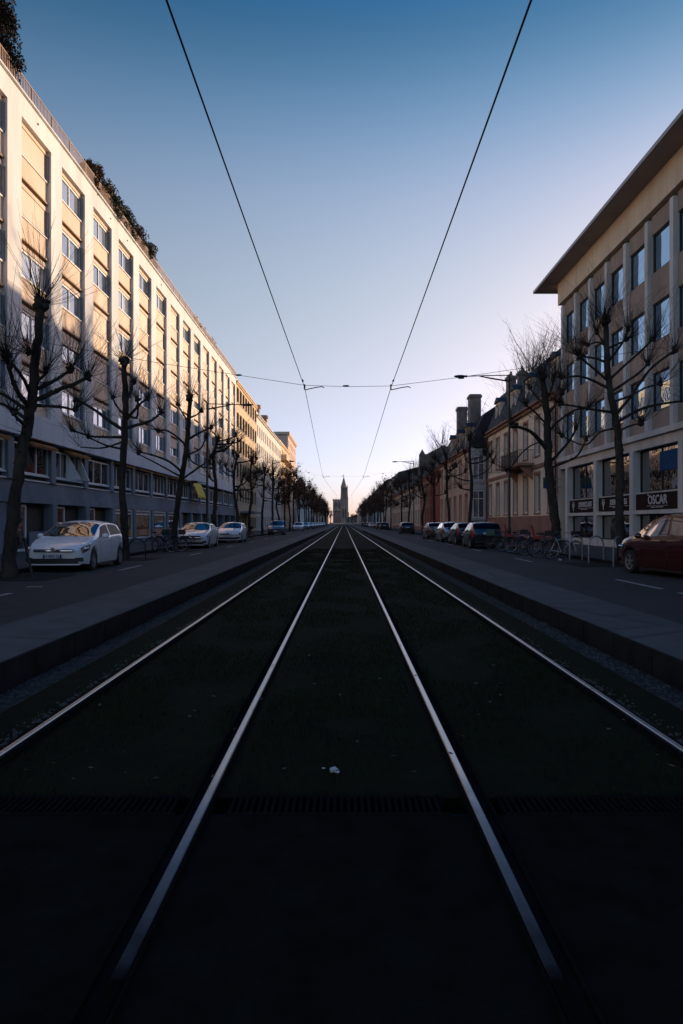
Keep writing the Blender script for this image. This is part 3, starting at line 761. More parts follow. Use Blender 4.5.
q=MB(); q.box(-15.4,-17,136,139.5,20.5,22.6); part('stair_tower',q,M['greystone'],h)
h=house('apartment_building','terracotta balconied apartment house, left side before the tall pink one','apartment building',-1,14.3,152,177.5,12,19.2,M['ochre'],[(.6,2.6),(4.0,6.2),(7.0,9.2),(10.0,12.2),(13.0,15.2),(16.0,18.2)],6,1.5,fm=M['dark'],parapet=.6,cornice=.3)
for i,z in enumerate((6.6,9.6,12.6,15.6)):
    for (a,c) in ((153.5,163.0),(166.0,176.5)):
        q=MB(); q.box(-12.9,-14.29,a,c,z,z+.22); bal=part('balcony',q,M['ochre'],h)
        q=MB(); q.box(-12.9,-12.96,a,c,z+.222,z+1.15); q.box(-12.97,-14.29,a,a+.06,z+.222,z+1.15); part('balcony_front',q,M['tan'],bal)
h=house('apartment_building','tall pink apartment tower with reddish roof edge, last high one on the left','apartment building',-1,14.6,178,206,9,24.2,M['pink'],[(1,3),(4,5.7),(7,8.7),(10,11.7),(13,14.7),(16,17.7),(19,20.7),(21.5,23)],6,1.3,fm=M['dark'],cornice=.3,trim=None)
q=MB(); q.box(-14.2,-23.8,177.8,206.2,24.37,25.1); part('roof_edge',q,M['tan'],h)
h=house('town_house','grey mansard town house at the end of the left row, above the far trees','house',-1,14.0,262,330,14,12.5,M['greystone'],[(1,3.2),(4.5,6.7),(8,10.2)],14,1.3,M['slate'],'mansard',17.0,16.5)
for y in (275,290,305,320): dormer(h,-1,14.4,y,13.2,2.2,2.4,M['offwhite'],M['slate'],M['glassH'])
chimney(h,-17,268,15,19.0,1.4,2.2,M['chim'],2)
h=house('town_house','pale gabled town house farthest along the left row','house',-1,14.0,335,430,14,15,M['beige'],[(1,3.2),(4.5,6.7),(8,10.2),(11.2,13.4)],18,1.3,M['slate'],'gable',19.5)
h=house('town_house','low brown roofed house behind the most distant left trees','house',-1,14.0,440,640,14,15,M['tan'],[(1,3.2),(4.5,6.7),(8,10.2)],24,1.3,M['brownroof'],'gable',21)

# ------------------------------------------------------------------ right: office building with fins and overhanging roof
root=thing('office_building','modern office building with concrete fins, wide roof overhang and brown shop signs on the right','office building',(14,27,0),world=True)
X=14.0; y0,y1=8.0,44.5
P=[43.9-2.45*i for i in range(15)]
b=PB('fin',M['conc'],root)
for y in P: b.box(X,X+.36,y-.16,y+.16,5.582,15.33)
b=MB(); b.box(X+.455,26,y0,y1,0,16.94); part('body',b,M['slot'],root)
b=MB(); b.box(X-.06,X+.6,y0,y1,15.55,16.948); part('frieze',b,M['tanpanel'],root)
b=MB(); b.box(X-.12,X+.5,y0,y1+.05,5.32,5.58); b.box(X+.04,X+.5,y0,y1,4.86,5.318); part('floor_ledge',b,M['conc'],root)
b=MB(); b.box(12.9,27,y0,46.3,16.95,17.08); part('roof_slab',b,M['soffit'],root)
b=MB(); b.box(12.84,12.897,y0,46.36,16.94,17.11); b.box(12.84,27,46.303,46.36,16.94,17.11); part('roof_edge',b,M['fascia'],root)
sp=PB('spandrel',M['brownpanel'],root)
rows=[(12.84,14.62),(9.65,11.42),(6.48,8.25)]
for a,c in zip(P[1:],P):
    a+=.162; c-=.162; yc=(a+c)/2
    for z0_,z1_ in ((14.625,15.5),(11.425,12.835),(8.255,9.645),(5.585,6.475)): sp.box(X+.20,X+.45,a,c,z0_,z1_)
    for i,(z0_,z1_) in enumerate(rows):
        window(root,1,X+.27,yc,z0_,c-a-.01,z1_-z0_,1,1,.07,M['dark'],M['glassR'],'window',None)
pb=PB('pier',M['conc'],root)
PP=[42.95-4.85*i for i in range(8)]
for y in PP: pb.box(X-.02,X+.47,y-.20,y+.20,.12,4.858)
led=PB('ledge',M['conc'],root)
for i,(a,c) in enumerate(zip(PP[1:],PP)):
    a+=.202; c-=.202; yc=(a+c)/2
    led.box(X+.02,X+.6,a,c,1.82,2.0); led.box(X+.16,X+.6,a,c,2.78,2.84); led.box(X+.1,X+.6,a,c,.122,.5)
    window(root,1,X+.34,yc,2.845,c-a-.01,2.0,2,1,.06,M['dark'],M['glassS'],'shop_window')
    window(root,1,X+.34,yc,.505,c-a-.01,1.31,2,1,.06,M['dark'],M['glassS'],'low_window')
    q=MB(); q.box(X+.13,X+.3,a+.01,c-.01,2.03,2.775); sg=part('sign_board',q,M['signbrown'],root)
    def letters(txt,size,y,z,bold=.0,mat='letter'):
        me=text_mesh(txt,size,M[mat],.008,bold); o=link('sign_lettering',me,sg,(X+.118-14,y-27,z)); o.rotation_euler=(R(90),0,R(-90))
    if i==2:
        letters('OSCAR',.58,yc-.05,2.44,.006)
        q=MB()      # accent stroke over the O and the double rule below the word
        q.obox((X+.115,yc+.86,2.70),(.008,0,0),(0,.05,.03),(0,-.012,.02)); q.box(X+.118,X+.128,yc-1.05,yc+1.0,2.175,2.19); part('sign_mark',q,M['letter'],sg)
        q=MB(); q.box(X+.119,X+.127,yc-.62,yc+.10,2.105,2.135); q.box(X+.119,X+.127,yc+.16,yc+.58,2.105,2.135); part('sign_rule',q,M['letter'],sg)
    elif i in (0,1):
        letters('DERMCLASS',.40,yc-.52,2.47,.008)
        q=MB(); q.box(X+.118,X+.128,yc-1.75,yc+.7,2.25,2.275)
        q.lathe([(.19,0),(.19,.012),(.14,.012),(.14,0)],(X+.112,yc+1.5,2.50),20,'x'); q.box(X+.115,X+.127,yc+1.45,yc+1.55,2.12,2.55); q.obox((X+.12,yc+1.5,2.44),(.006,0,0),(0,.13,.09),(0,-.02,.03)); q.obox((X+.12,yc+1.5,2.44),(.006,0,0),(0,.13,-.09),(0,.02,.03))
        part('sign_mark',q,M['letter'],sg)
        q=MB(); q.box(X+.119,X+.127,yc-.9,yc-.35,2.18,2.21); q.box(X+.119,X+.127,yc-.28,yc+.2,2.18,2.21); part('sign_rule',q,M['letter'],sg)
q=MB(); q.box(X+.29,X+.33,28.95,30.9,3.75,4.62); part('blue_poster',q,M['bluesign'],root)
# low boundary wall in front
# ------------------------------------------------------------------ right: yellow house
h=house('town_house','yellow corner house with pink stone trim, iron balcony and slate mansard on the right','house',1,14.0,44.6,66.9,12,9.9,M['yellow'],[(2.2,4.9),(6.35,9.0)],7,1.15,M['slate'],'mansard',13.75,15.3,hump=2.5,trim=M['pinkstone'],cornice=.45,base=1.9,wcols=2,wtrans=.72,door=True)
b=MB(); b.box(13.9,13.998,44.6,66.95,5.35,5.62); part('string_course',b,M['pinkstone'],h)
b=MB()
for z in range(12):
    for y in (44.65,66.2): b.box(13.93,13.998,y,y+(.75 if z%2 else .5),1.95+z*.66,1.95+z*.66+.60)
part('quoin',b,M['pinkstone'],h)
for y in (46.6,53.2,58.0,63.8): dormer(h,1,14.35,y,10.3,1.7,2.3,M['yellow'],M['slate'],M['glassH'])
bal=MB(); bal.box(12.75,13.99,50.2,55.6,5.62,5.82)
for y in (50.7,55.1): bal.prism([(13.99,4.6),(13.99,5.6),(12.95,5.6)],'y',y-.12,y+.12)
bal=part('balcony',bal,M['pinkstone'],h)
b=MB()
y=50.25
while y<55.6: b.box(12.80,12.82,y,y+.02,5.82,6.75); y+=.13
for x in [12.9+.14*i for i in range(8)]:
    for y in (50.25,55.53): b.box(x,x+.02,y,y+.02,5.82,6.75)
b.box(12.78,12.84,50.2,55.6,6.75,6.79); b.box(12.8,13.98,50.2,50.25,6.75,6.79); b.box(12.8,13.98,55.53,55.58,6.75,6.79)
part('balcony_railing',b,M['dark'],bal)
chimney(h,16.2,66.2,13.0,15.6,.8,.8,M['chim'],1); chimney(h,15.9,61.0,13.3,14.9,.7,.7,M['chim'],1); chimney(h,15.6,47.2,13.2,15.0,.6,.7,M['chim'],0)
b=MB(); b.tube([(13.9,44.9,10),(13.9,44.9,.2)],.055,8); b.tube([(13.9,66.4,10),(13.9,66.4,.2)],.055,8); part('downpipe',b,M['dark'],h)
# green and blue sign on a bracket
root=thing('projecting_sign','small green and blue sign projecting from the wall between yellow house and office building','sign',(13.2,44.05,3.9),world=True)
b=MB(); b.box(12.85,13.5,44.0,44.08,3.62,4.32); part('sign_panel',b,M['green'],root)
b=MB(); b.box(12.90,13.45,43.985,43.998,3.66,3.95); part('sign_band',b,M['bluesign'],root)
b=MB(); b.box(13.5,13.99,44.02,44.06,4.2,4.24); b.box(13.5,13.99,44.02,44.06,3.7,3.74); part('bracket',b,M['steel'],root)
# ------------------------------------------------------------------ right: grey house that steps forward, with two tall chimneys
h=house('town_house','grey and tan house stepping forward with two tall chimneys and dark mansard','house',1,12.5,68.0,89.0,13,8.8,M['tan'],[(1.6,4.2),(5.5,7.9)],6,1.2,M['slate'],'mansard',12.3,14.0,hump=3.8,trim=M['pinkstone'],cornice=.35,base=1.1,wcols=2,wtrans=.7)
b=MB(); b.box(12.55,25.4,67.83,67.997,0,8.78); part('side_wall',b,M['greystone'],h)
og=org(h)
for z0_,hh in ((1.9,2.7),(5.6,2.4)):      # french windows in the side wall that faces the camera
    f,g=win_mesh(1.15,hh,2,1,.08,M['white'],M['glassH'],.07,None,.7)
    o=link('french_window',f,h,(13.35-og.x,67.82-og.y,z0_),-math.pi/2); link('pane',g,o)
    b=MB(); b.box(12.62,12.76,67.76,67.828,z0_-.1,z0_+hh+.1); b.box(13.94,14.08,67.76,67.828,z0_-.1,z0_+hh+.1); b.box(12.6,14.1,67.74,67.828,z0_+hh+.102,z0_+hh+.3); b.box(12.6,14.1,67.7,67.828,z0_-.25,z0_-.102); part('window_surround',b,M['greystone'],h)
b=MB(); b.box(12.62,14.0,67.75,67.828,.1,1.55); part('cellar_door',b,M['black'],h)
for y in (71,76,81): dormer(h,1,12.75,y,9.2,1.6,2.1,M['tan'],M['slate'],M['glassH'])
chimney(h,13.75,72,11.0,14.85,1.15,1.3,M['chim'],0); chimney(h,13.2,76.5,10.5,14.3,1.0,1.2,M['chim'],0)
# more houses
h=house('town_house','dark red house with steep brown roof on the right','house',1,12.7,89.2,100.5,13,8.6,M['red'],[(1.4,3.8),(5.2,7.4)],4,1.1,M['brownroof'],'gable',15.4,18.5,trim=M['pinkstone'],base=.9)
q=MB(); q.box(12.55,12.697,90.0,93.4,1.0,7.6); part('red_panel',q,M['reddoor'],h)['label']='deep red wall panel'
h=house('town_house','rose brick house with stepped gable wall among the right hand houses','house',1,12.6,100.7,113,13,8.2,M['brick'],[(1.4,3.6),(4.8,7.0)],4,1.2,M['brownroof'],'gable',15.3,18.5,trim=M['pinkstone'],base=.9)
q=MB(); q.prism([(12.4,8.4),(12.4,12.6),(12.9,13.5),(13.4,12.6),(16.5,14.2),(20,12),(20,8.4)],'y',112.4,113.0); part('party_wall',q,M['chim'],h)
h=house('town_house','beige long house under one big brown roof slope on the right','house',1,12.6,113.2,176,13,7.8,M['beige'],[(1.3,3.4),(4.8,6.8)],16,1.2,M['brownroof'],'gable',14.9,18.3,trim=M['pinkstone'],base=.8)
chimney(h,17.5,150,12,16.4,.9,1.6,M['chim'],2)
h=house('town_house','large grey house with slate mansard and dormers far down the right side','house',1,12.6,178,238,14,10.5,M['beige'],[(1.2,3.4),(4.6,6.8),(7.6,9.7)],13,1.3,M['slate'],'mansard',14.6,14.2)
for y in (184,196,208,220,232): dormer(h,1,13.0,y,10.9,2.0,2.3,M['beige'],M['slate'],M['glassH'])
h=house('town_house','far right mansard house fading into the distant tree row','house',1,12.6,240,330,14,12.5,M['greystone'],[(1.2,3.4),(4.6,6.8),(8,10.4)],16,1.3,M['slate'],'mansard',16.5,15)
h=house('town_house','most distant house of the right row, long with a dark roof','house',1,12.6,334,640,14,14,M['tan'],[(1.2,3.4),(4.6,6.8),(8,10.4)],24,1.3,M['brownroof'],'gable',18.5)

# ------------------------------------------------------------------ far end: low building and the cathedral
h=house('station_building','low pale building closing the end of the street below the church','building',1,2,900,930,30,7,M['chim'],[(2,6)],3,3,M['slate'],'gable',12)
b=MB(); b.box(2.1,32,899.6,899.99,0,7); part('front_wall',b,M['chim'],h)
q=MB()
for i in range(6): q.box(4.5+i*4.6,6.8+i*4.6,899.4,899.59,2,6.5)
part('front_window',q,M['slot'],h)

C=Vector((0,1970,0)); sc_=1970/683
root=thing('cathedral','brown sandstone cathedral with one pointed spire at the end of the street','cathedral',(0,1970,0),world=True)
def PX(px): return (px-344)*sc_
def PZ(py): return EYE+(522.5-py)*sc_
b=MB()
b.box(PX(333),PX(341.5),1965,2000,0,PZ(500.5)); b.box(PX(332.6),PX(342),1964,2001,PZ(500.5),PZ(499.5))
b.box(PX(336),PX(349),1985,2030,0,PZ(512))
for i in range(6): b.box(PX(333)+i*4.1,PX(333)+i*4.1+1.4,1962,1964.9,0,PZ(502))
for i in range(5): b.box(PX(333)+i*5.2,PX(333)+i*5.2+2.2,1965,1967,PZ(499.5),PZ(498.7))
b.prism([(PX(332.8),PZ(511)),(PX(341),PZ(511)),(PX(337),PZ(506))],'y',1958,1966)
part('nave',b,M['grim'],root)
b=MB()
xl,xr=PX(340.4),PX(348.2); cx=(xl+xr)/2; hw=(xr-xl)/2
b.box(xl,xr,1966,1990,0,PZ(508)); b.box(xl+.8,xr-.8,1967,1989,PZ(508),PZ(499))
for sx in (-1,1):      # corner buttress turrets and openings between them
    b.box(cx+sx*(hw-1.8)-1.8,cx+sx*(hw-1.8)+1.8,1964,1968,0,PZ(497)); b.lathe([(1.8,PZ(497)),(1.2,PZ(493)),(.1,PZ(489))],(cx+sx*(hw-2.2),1967,0),8)
b.box(xl+2.6,xl+7.2,1968,1988,PZ(499),PZ(488)); b.box(xr-7.2,xr-2.6,1968,1988,PZ(499),PZ(488)); b.box(cx-1.3,cx+1.3,1968,1988,PZ(499),PZ(488)); b.box(xl+2.6,xr-2.6,1968,1988,PZ(490),PZ(487.2))
for sx in (-1,1): b.lathe([(1.7,PZ(499)),(1.5,PZ(487)),(.1,PZ(484.4))],(cx+sx*(hw-2.6),1968,0),8)
b.box(cx-4,cx+4,1975,1984,PZ(508),PZ(487))
part('tower',b,M['grim'],root)
b=MB(); z0_=PZ(487.2)
prof=[(9.2,z0_)]
n=9
for i in range(n):
    f=i/n; r=9.2*(1-f)**1.12; r2=9.2*(1-(i+1)/n)**1.12
    za=z0_+(PZ(476)-z0_)*f; zb_=z0_+(PZ(476)-z0_)*(i+1)/n
    prof+= [(r*.96,za+.3),((r*.75+r2*.25)*.92,zb_-.5),((r*.6+r2*.4),zb_)]
prof+=[(.9,PZ(476)),(.5,PZ(474.6)),(.9,PZ(474.4)),(.15,PZ(473.6))]
b.lathe(prof,(cx-1.5,1978,0),8); part('spire',b,M['grim'],root)
b=MB()
for i in range(3): b.box(PX(334)+i*7,PX(334)+i*7+2.0,1964.6,1964.9,PZ(510.5),PZ(503))
for sx in (-1,1): b.box(cx+sx*3-1.3,cx+sx*3+1.3,1965.6,1965.9,PZ(518),PZ(509))
part('lancet_window',b,M['slot'],root)
# ------------------------------------------------------------------ pollarded plane trees
def shoots(b,c,out,n,lo,hi,rg,r0=.010,spread=1.0,side=2,lift=.5):
    out=Vector(out).normalized()
    for i in range(n):
        d=(out*rg.uniform(.2,1.2)+Vector((rg.uniform(-1,1),rg.uniform(-1,1),rg.uniform(-.35,1)))*spread).normalized()
        L_=lo+(hi-lo)*rg.random()**1.5; r1_=r0*rg.uniform(.65,1.25); p=Vector(c)+d*.06; pts=[p.copy()]; k=5
        bend=Vector((rg.uniform(-.18,.18),rg.uniform(-.18,.18),rg.uniform(.0,lift)))
        for j in range(k):
            d=(d+bend*.22+Vector((rg.uniform(-.14,.14),rg.uniform(-.14,.14),rg.uniform(-.10,.10)))).normalized()
            p=p+d*(L_/k); pts.append(p.copy())
        b.tube(pts,[r1_*(1-.72*j/k) for j in range(k+1)],3,False)
        for q in range(rg.randint(0,side)):
            j=rg.randint(1,k-1); d2=(pts[j+1]-pts[j]).normalized(); d2=(d2+Vector((rg.uniform(-.8,.8),rg.uniform(-.8,.8),rg.uniform(-.2,.7)))).normalized()
            l2=L_*rg.uniform(.2,.45); m=pts[j]+d2*l2*.5+Vector((rg.uniform(-.04,.04),rg.uniform(-.04,.04),.03)); e=pts[j]+d2*l2+Vector((0,0,.08))
            b.tube([pts[j],m,e],[r0*.5,r0*.4,r0*.25],3,False)
def lumps(b,c,r,rg):
    b.blob(c,r*.72,rg.randint(0,99),.7,2.4,10,7,(rg.uniform(.8,1.2),rg.uniform(.8,1.2),rg.uniform(.75,1.1)))
    for i in range(10):
        d=Vector((rg.uniform(-1,1),rg.uniform(-1,1),rg.uniform(-.6,1))).normalized()
        b.blob(Vector(c)+d*r*rg.uniform(.45,.95),r*rg.uniform(.18,.48),rg.randint(0,99),.7,2.6,7,5)
def smooth_path(P,k=4):
    """Catmull-Rom through P"""
    P=[Vector(p) for p in P]; out=[]
    for i in range(len(P)-1):
        a=P[max(i-1,0)]; b=P[i]; c=P[i+1]; d=P[min(i+2,len(P)-1)]
        for j in range(k):
            t=j/k; out.append(.5*((2*b)+(c-a)*t+(2*a-5*b+4*c-d)*t*t+(3*b-a-3*c+d)*t**3))
    out.append(P[-1]); return out
def gnarl(path,rad,rg,amp=.2):
    return [p+Vector((rg.uniform(-1,1),rg.uniform(-1,1),rg.uniform(-.4,.4)))*amp*r for p,r in zip(path,rad)],[r*rg.uniform(.93,1.08) for r in rad]
def tree(loc,trunk,r0,r1,limbs,seed,label,group,topknob=.24,dens=1.0,lo=.7,hi=1.9,leaves=0,tw=.0078):
    """trunk: list of points, limbs: list of (points, radius, knob radius), all relative to the foot"""
    rg=random.Random(seed)
    root=thing('plane_tree',label,'tree',loc,0,group)
    P=smooth_path(trunk,5); n=len(P); rad=[r0+(r1-r0)*min(1,(i/(n-1))**.8) for i in range(n)]
    rad[0]*=1.35; rad[1]*=1.18; rad[2]*=1.06
    P,rad=gnarl(P,rad,rg); b=MB(); b.tube(P,rad,10)
    for i in range(14):      # burrs on the bark
        j=rg.randint(2,n-2); a=rg.random()*6.28; b.blob(P[j]+Vector((math.cos(a),math.sin(a),0))*rad[j]*.8,rad[j]*rg.uniform(.25,.5),i,.4,2,7,5)
    if topknob: lumps(b,P[-1],topknob*.85,rg)
    part('trunk',b,M['bark'],root,70)
    tb=MB(); dl=MB()
    if topknob: shoots(tb,P[-1],(0,0,1),int(44*dens),lo,hi,rg,tw,.85); shoots(tb,P[-1],(0,0,.3),30,topknob*.8,topknob*2.2,rg,tw*.8,1.2,1)
    for i in range(int(16*dens)):       # water shoots straight out of the trunk
        j=rg.randint(int(n*.45),n-1); shoots(tb,P[j],(rg.uniform(-1,1),rg.uniform(-1,1),.4),1,lo*.5,hi*.75,rg,tw*.8,.6)
    for pts,r,kr in limbs:
        q=smooth_path(pts,4); m=len(q); rr=[r*.82*(1-.40*i/(m-1)) for i in range(m)]; q,rr=gnarl(q,rr,rg,.2)
        lb=MB(); lb.tube(q,rr,7)
        if kr: lumps(lb,q[-1],kr*.8,rg)
        for i in range(2):
            j=rg.randint(m//3,m-1); lumps(lb,q[j],rr[j]*1.35,rg)
        part('limb',lb,M['bark'],root,70)
        o=q[-1]-q[max(0,m-4)]
        shoots(tb,q[-1],o+Vector((0,0,o.length*.8)),int((26 if kr else 8)*dens),lo*.7,hi*.9,rg,tw*.9,.8)
        if kr: shoots(tb,q[-1],(0,0,.3),16,kr*.8,kr*2.4,rg,tw*.8,1.2,1)
        for i in range(int(5*dens)):
            j=rg.randint(m//3,m-1); shoots(tb,q[j],(rg.uniform(-.5,.5),rg.uniform(-.5,.5),1),1,lo*.5,hi*.7,rg,tw*.8,.6)
    cr=part('crown',tb,M['twig'],root)
    if leaves:
        vs=tb.v; dl=MB()
        for i in range(leaves):
            v=Vector(vs[rg.randrange(len(vs))])+Vector((rg.gauss(0,.10),rg.gauss(0,.10),rg.gauss(0,.10)))
            s_=rg.uniform(.05,.12); a=Vector((rg.uniform(-1,1),rg.uniform(-1,1),rg.uniform(-1,1)))*s_; c=Vector((rg.uniform(-1,1),rg.uniform(-1,1),rg.uniform(-1,1)))*s_
            dl.quad(v-a,v-c,v+a,v+c)
        part('dead_leaves',dl,M['deadleaf'],cr)
    return root
def from_photo(Y,xb,trunk_px,limbs_px,seed):
    """turn measured picture positions into metres relative to the tree's foot; each limb gets its own depth"""
    k=Y/F; rg=random.Random(seed*11+1); xw=(xb-CX)*k
    cv=lambda p,dy=0: Vector(((p[0]-CX)*k*(1+dy/Y)-xw,dy,EYE+(CY-p[1])*k*(1+dy/Y)))
    tr=[Vector((0,0,-.05))]+[cv(p) for p in trunk_px]
    L_=[]
    for i,(pts,r,kr) in enumerate(limbs_px):
        dd=rg.choice((-1,1))*rg.uniform(.3,1.5); m=len(pts)-1
        L_.append(([cv(p,dd*j/m) for j,p in enumerate(pts)],r,kr))
    return (xw,Y,0),tr,L_
GL='bare pollarded trees along the left kerb'; GR='bare pollarded trees along the right kerb'
loc,tr,li=from_photo(17.7,8,[(13,520),(19,470),(25,440),(30,412),(33,385),(37,345),(41,305)],[
 ([(31,402),(46,396),(60,389),(74,384),(88,377)],.085,.17),([(30,392),(45,385),(57,379),(70,370)],.075,.14),
 ([(30,408),(20,396),(12,378),(6,355)],.085,.16),([(29,412),(15,402),(2,394),(-12,392)],.07,.12),
 ([(28,420),(15,411),(2,404),(-14,400)],.07,.12),([(27,428),(18,419),(13,413)],.06,.11),
 ([(31,396),(24,380),(14,366),(10,366)],.06,.12),([(32,405),(48,406),(62,407),(74,410)],.06,.10),([(36,350),(31,352),(28,354)],.05,.09),([(33,385),(43,376),(46,372)],.05,.09)],1)
tree(loc,tr,.175,.105,li,101,'nearest left tree leaning over the white hatchback, knobbly bare head',GL,.27,1.5,.6,2.5)
loc,tr,li=from_photo(26.5,125,[(124,520),(122,480),(124,440),(125,410),(125,385),(124,362)],[
 ([(126,428),(140,424),(152,420),(161,412)],.085,.17),([(126,420),(136,408),(142,402),(147,399)],.07,.15),
 ([(123,430),(108,420),(92,408),(76,400)],.09,.17),([(122,437),(106,437),(90,436),(72,430)],.07,.14),
 ([(122,449),(108,446),(96,441),(88,437)],.055,.12),([(122,442),(102,448),(80,447)],.05,.0),
 ([(125,405),(130,392),(133,382)],.09,.19),([(125,412),(136,418),(138,405),(137,400)],.06,.14),([(124,415),(116,405),(113,398)],.05,.12)],2)
tree(loc,tr,.155,.10,li,102,'second left tree standing right behind the white hatchback',GL,.27,1.3,.6,2.4)
loc,tr,li=from_photo(34,174,[(175,530),(178,500),(183,470),(187,440),(189,415),(190,398)],[
 ([(184,474),(170,462),(155,456),(140,452)],.08,.16),([(183,478),(165,468),(150,460),(138,454)],.06,.12),
 ([(187,440),(197,434),(205,430),(211,427)],.08,.18),([(187,447),(176,436),(165,430),(158,431)],.07,.15),
 ([(184,478),(195,470),(205,463),(211,457)],.07,.16),([(189,418),(196,415),(201,411)],.06,.16),([(188,422),(182,412),(178,405)],.06,.15),([(186,455),(200,449),(206,437)],.06,.15)],3)
tree(loc,tr,.165,.095,li,103,'third left tree beside the white saloon, bicycles at its foot',GL,.25,1.2,.6,2.3)
loc,tr,li=from_photo(23,621,[(620,530),(620,500),(619,450),(617,425),(612,400),(608,375),(607,350),(606,322)],[
 ([(618,422),(635,412),(655,405),(690,400)],.075,.12),([(616,415),(632,395),(650,370),(668,355),(675,351)],.07,.14),
 ([(611,392),(626,382),(640,372),(648,364)],.065,.14),([(609,380),(622,368),(640,352),(652,340)],.06,.14),
 ([(608,362),(616,352),(624,340),(628,330)],.06,.13),([(608,348),(618,344),(626,340)],.05,.12),
 ([(611,412),(596,410),(580,407),(561,404)],.06,.14),([(608,388),(592,380),(578,376),(562,378)],.06,.13),
 ([(607,380),(596,370),(586,362),(580,357)],.06,.15),([(606,362),(594,358),(580,356)],.055,.13),
 ([(606,346),(598,342),(588,345)],.05,.12),([(617,432),(630,426),(641,423)],.05,.12),([(613,402),(630,396),(645,388),(660,384)],.05,.12),([(618,428),(600,432),(585,445),(562,436)],.05,.11),([(607,352),(602,340),(597,333)],.05,.12)],4)
tree(loc,tr,.16,.085,li,104,'tall right tree in front of the office building, next to the red car',GR,.22,1.5,.6,2.5)
loc,tr,li=from_photo(31,557,[(556,530),(552,500),(549,470),(548,440),(547,415),(545,395),(542,378)],[
 ([(547,450),(538,438),(528,430),(514,426)],.13,.22),([(550,462),(560,452),(570,440),(576,428)],.09,.16),
 ([(550,468),(566,462),(578,455),(586,440)],.07,.13),([(548,432),(560,420),(575,410),(588,408)],.07,.14),
 ([(547,415),(556,404),(562,394)],.07,.15),([(546,405),(536,396),(530,388)],.07,.16),([(547,425),(535,412),(526,405)],.06,.14),([(548,440),(532,445),(520,455),(510,470)],.045,.10),([(546,400),(552,388),(553,380)],.06,.15)],5)
tree(loc,tr,.235,.13,li,105,'thick right tree before the yellow house with bicycles round its trunk',GR,.25,1.7,.9,3.0)
# general pollards: a few originals, then copies along both kerbs
def rand_tree(seed,label,group,loc,H,leaves,dens,tw=.011,hi=1.9):
    rg=random.Random(seed); tr=[(0,0,-.05),(rg.uniform(-.1,.1),rg.uniform(-.1,.1),H*.28),(rg.uniform(-.2,.2),rg.uniform(-.15,.15),H*.55),(rg.uniform(-.25,.25),rg.uniform(-.2,.2),H*.8),(rg.uniform(-.3,.3),rg.uniform(-.25,.25),H)]
    L_=[]; P=smooth_path(tr,6); n=len(P)
    for i in range(rg.randint(8,10)):
        j=int(n*rg.uniform(.45,.95)); a=rg.random()*6.283; ln=rg.uniform(.8,2.3)*(1.15-.45*j/n); up=rg.uniform(.1,.7)*ln
        d=Vector((math.cos(a),math.sin(a),0)); p=Vector(P[j])
        L_.append(([p,p+d*ln*.4+Vector((0,0,up*.1)),p+d*ln*.8+Vector((0,0,up*.5)),p+d*ln+Vector((0,0,up))],rg.uniform(.055,.085),rg.uniform(.12,.18)))
    return tree(loc,tr,rg.uniform(.135,.165),.085,L_,seed,label,group,.23,dens,.6,hi,leaves,tw)
tA=rand_tree(21,'slim left tree directly behind the tall left lamp post','_',(-8.45,44.8,0),6.9,0,.9)
tB=rand_tree(22,'bare left tree behind the small white hatchback','_',(-8.5,54,0),6.7,0,.9,.012)
tC=rand_tree(23,'bare right tree before the grey house with tall chimneys','_',(8.95,48.8,0),7.4,0,1.0,.012,2.4)
tD=rand_tree(24,'leaning bare right tree above the silver parked car','_',(8.9,58,0),7.0,0,1.0,.012,2.4)
for o,g_ in ((tA,GL),(tB,GL),(tC,GR),(tD,GR)): o['group']=g_
near=[tA,tB,tC,tD]
names_l=['bare left tree standing before the entrance canopy','bare left tree between entrance canopy and grey parked car','bare left tree beside the second left lamp post','bare left tree in front of the cream house with roof vents']
for i,y in enumerate((62.3,71.2,80.2,89.4)): dup(near[(i+2)%4],(-8.5+.1*(i%3-1),y,0),1.3+i*1.9,names_l[i],GL,(1,1,.95+.04*(i%3)))
names_r=['bare right tree before the dark red house','bare right tree between red house and far right lamp','bare right tree just behind the far right lamp']
for i,y in enumerate((67.5,77,94)): dup(near[i%4],(8.9,y,0),2.1+i*2.3,names_r[i],GR,(1,1,1.0+.05*(i%3)))
fA=rand_tree(31,'distant brown twiggy tree in the far left tree row','distant trees of the left row',(-8.5,98.5,0),7.2,1100,1.1,.015,2.2)
fB=rand_tree(32,'distant brown twiggy tree in the far right tree row','distant trees of the right row',(8.8,103.5,0),7.0,1100,1.1,.015,2.2)
rg=random.Random(77)
for i in range(26):
    y=107.5+i*9.2+rg.uniform(-.8,.8); h=1.2+.16*math.sin(i*2.3)
    dup(fA if i%2 else fB,(-8.5+rg.uniform(-.3,.3),y,0),rg.random()*6.28,'distant brown twiggy tree in the far left tree row','distant trees of the left row',(1.0+.1*math.sin(i*1.7),1.0+.1*math.sin(i*1.7),h))
    if i>1: dup(fB if i%2 else fA,(8.8+rg.uniform(-.3,.3),y+4,0),rg.random()*6.28,'distant brown twiggy tree in the far right tree row','distant trees of the right row',(1.0+.1*math.cos(i*1.9),1.0+.1*math.cos(i*1.9),h*.96))
for i in range(12):
    x=(-26+2.2*i) if i<6 else (9+4.2*(i-6)); y=640+37*((i*5)%7)
    dup(fA if i%2 else fB,(x,y,-.3),i*1.1,'faint brown tree mass at the foot of the distant cathedral','trees closing the far end of the street',(1.9,1.9,1.25+.3*(i%3)))
